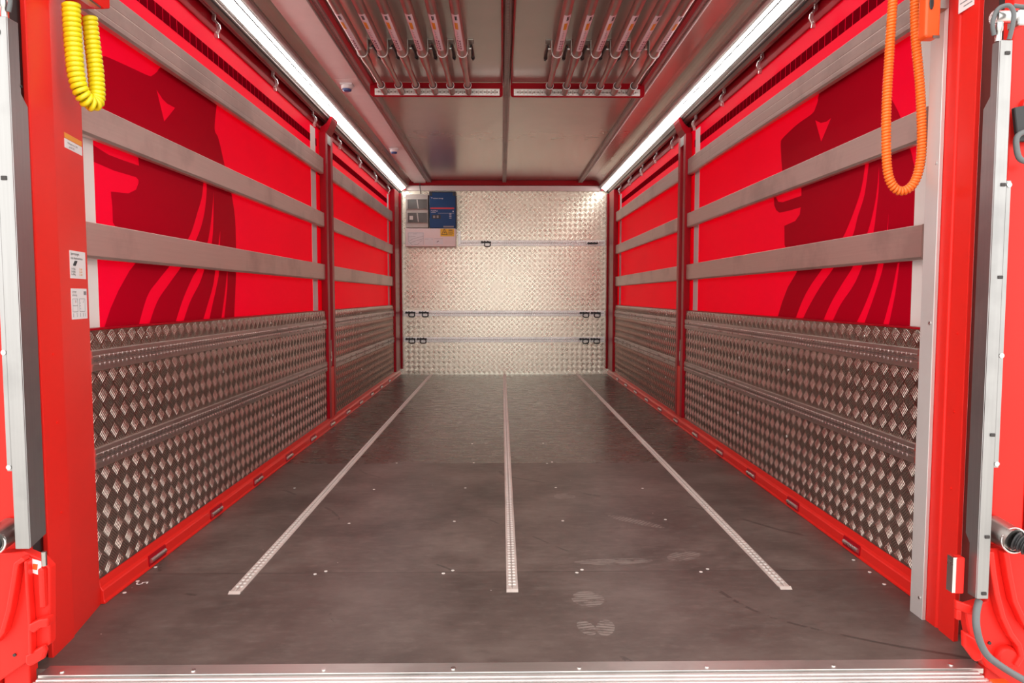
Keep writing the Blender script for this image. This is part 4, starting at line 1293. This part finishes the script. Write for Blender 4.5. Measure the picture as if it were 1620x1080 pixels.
# swivel joints on top of the guard profiles
def joint(s, cx, cz, label):
    t = thing('swivel_joint', (cx, 1.665, cz), label, 'joint', 'swivel joints')
    MB().sweep([(cx - s * 0.012, 1.664, cz + 0.055), (cx + s * 0.045, 1.672, cz + 0.060)], 0.015, 18).build('cross_sleeve', 'zinc', t)
    MB().sweep([(cx, 1.664, cz), (cx, 1.664, cz + 0.022), (cx, 1.664, cz + 0.024), (cx, 1.664, cz + 0.042)], [0.007, 0.007, 0.0095, 0.0095], 14).build('stud', 'zinc', t)
    m = MB()
    pts = [Vector(p) for p in ((cx + s * 0.016, 1.650, cz + 0.000), (cx + s * 0.017, 1.642, cz + 0.030), (cx + s * 0.016, 1.640, cz + 0.058), (cx + s * 0.006, 1.644, cz + 0.074), (cx - s * 0.012, 1.652, cz + 0.068), (cx - s * 0.020, 1.656, cz + 0.040), (cx - s * 0.014, 1.658, cz + 0.012))]
    m.sweep(smooth(pts), 0.005, 10)
    pts = [Vector(p) for p in ((cx + s * 0.030, 1.660, cz + 0.080), (cx + s * 0.045, 1.655, cz + 0.076), (cx + s * 0.080, 1.65, cz + 0.070))]
    m.sweep(smooth(pts), 0.005, 10)
    m.build('hose', 'greyhose', t)
    MB().box(min(cx + s * 0.040, cx + s * 0.058), max(cx + s * 0.040, cx + s * 0.058), 1.655, 1.695, cz + 0.035, cz + 0.072).build('lug', 'alu_z', t, 0.003)
    return t
joint(1, 1.122, 1.521, 'zinc swivel joint with grey hose on top of the right guard profile')
joint(-1, -1.163, 1.561, 'zinc swivel joint with grey hose on top of the left guard profile')
# strap with buckle at the right edge
t = thing('strap_buckle', (1.19, 1.66, 1.3), 'black webbing strap with grey wire buckle at the right edge', 'strap')
MB().prism([(1.1731, 1.3734), (1.2354, 1.3853), (1.2397, 1.2949), (1.1857, 1.2948)], 'y', 1.672, 1.684).build('webbing', 'black', t, 0.002)
pts = [Vector(p) for p in ((1.2309, 1.6550, 1.3174), (1.1893, 1.6550, 1.3130), (1.1705, 1.6550, 1.3013), (1.1700, 1.6550, 1.2781), (1.1787, 1.6550, 1.2519), (1.2015, 1.6550, 1.2432), (1.2343, 1.6550, 1.2462))]
MB().sweep(smooth(pts), 0.0065, 10).build('buckle', 'greyhose', t)

# ------------------------------------------------------------------ spiral cables and the hand control
def helix(mb, path, R, r, pitch, seg=10, n=7):
    path = smooth([Vector(p) for p in path], 40)
    cum = [0]
    for i in range(1, len(path)):
        cum.append(cum[-1] + (path[i] - path[i - 1]).length)
    total = cum[-1]
    steps = int(total / pitch * seg)
    pts = []
    j = 0
    ref = Vector((0, 1, 0))
    for i in range(steps + 1):
        d = total * i / steps
        while j < len(cum) - 2 and cum[j + 1] < d:
            j += 1
        f = (d - cum[j]) / max(1e-9, cum[j + 1] - cum[j])
        c = path[j].lerp(path[j + 1], f)
        tg = (path[j + 1] - path[j]).normalized()
        a = (ref - tg * ref.dot(tg)).normalized()
        b = tg.cross(a)
        ang = 2 * math.pi * i / seg
        RR = R(d / total) if callable(R) else R
        pts.append(c + (a * math.cos(ang) + b * math.sin(ang)) * RR)
    mb.sweep(pts, r, n)
    return mb
t = thing('spiral_cable', (1.10, 2.02, 1.75), 'orange spiral control cable hanging in a long loop at the right', 'cable', 'spiral cables')
OY = 2.03
m = MB()
helix(m, [(1.075, OY, 1.86), (1.071, OY, 1.76), (1.066, OY, 1.60), (1.0635, OY, 1.45), (1.068, OY, 1.33), (1.078, OY, 1.268), (1.100, OY, 1.236), (1.127, OY, 1.234), (1.152, OY, 1.258), (1.166, OY, 1.31), (1.168, OY, 1.38), (1.158, OY, 1.52), (1.140, OY, 1.66), (1.134, OY, 1.77), (1.134, OY, 1.86)],
      0.0088, 0.0048, 0.0088)
m.build('coil', 'orange', t)
t = thing('hand_control', (1.11, 1.92, 1.617), 'orange hand control with black button beside the aluminium edge trim', 'remote control')
m = MB()
RX, RY, RZ = 1.0925, 1.905, 1.617
m.prism([(RX, RZ + 0.006), (RX + 0.005, RZ), (RX + 0.037, RZ), (RX + 0.041, RZ + 0.006), (RX + 0.041, RZ + 0.19), (RX, RZ + 0.19)], 'y', RY, RY + 0.036)
m.build('case', 'orangebox', t, 0.006, 3)
m = MB()
pts = [(RX + 0.0135 + 0.006 * math.cos(a * math.pi / 10), RZ + 0.088 + 0.0175 * math.sin(a * math.pi / 10)) for a in range(20)]
m.prism(pts, 'y', RY - 0.004, RY - 0.0002)
m.build('button', 'black', t, 0.002)
MB().prism([(RX + 0.020, RZ - 0.003), (RX + 0.038, RZ - 0.003), (RX + 0.038, RZ + 0.004), (RX + 0.020, RZ + 0.004)], 'y', RY - 0.003, RY - 0.0002).build('socket', 'steel', t)
MB().box(RX + 0.008, 1.1755, RY + 0.0365, RY + 0.040, RZ + 0.09, RZ + 0.16).build('clip', 'steel', t)
MB().box(1.1735, 1.1757, RY + 0.0405, RY + 0.09, RZ + 0.09, RZ + 0.16).build('clip_plate', 'steel', t)

t = thing('spiral_cable', (-1.17, 1.96, 1.72), 'thick yellow spiral cable hanging in a tight loop at the upper left', 'cable', 'spiral cables')
m = MB()
LY = 1.93
helix(m, [(-1.168, LY, 1.700), (-1.168, LY, 1.67), (-1.166, LY, 1.58), (-1.161, LY, 1.51), (-1.153, LY + 0.010, 1.468), (-1.146, LY + 0.036, 1.452), (-1.145, LY + 0.062, 1.472), (-1.150, LY + 0.072, 1.54), (-1.158, LY + 0.075, 1.62), (-1.163, LY + 0.075, 1.692)],
      lambda f: 0.0168 - 0.0025 * f, 0.0066, 0.0128, 14, 8)
m.build('coil', 'yellow', t)
t = thing('cable_holder', (-1.18, 1.97, 1.71), 'red bracket with a zinc clip holding the yellow spiral cable', 'holder')
MB().prism([(1.905, 1.722), (2.02, 1.722), (2.05, 1.735), (2.05, 1.80), (1.905, 1.80)], 'x', -1.206, -1.130).build('bracket', 'red', t, 0.003)
m = MB().box(-1.152, -1.146, 1.898, 1.9045, 1.712, 1.80).box(-1.152, -1.128, 1.9046, 2.0, 1.7155, 1.7215)
m.build('clip', 'zinc', t, 0.001)
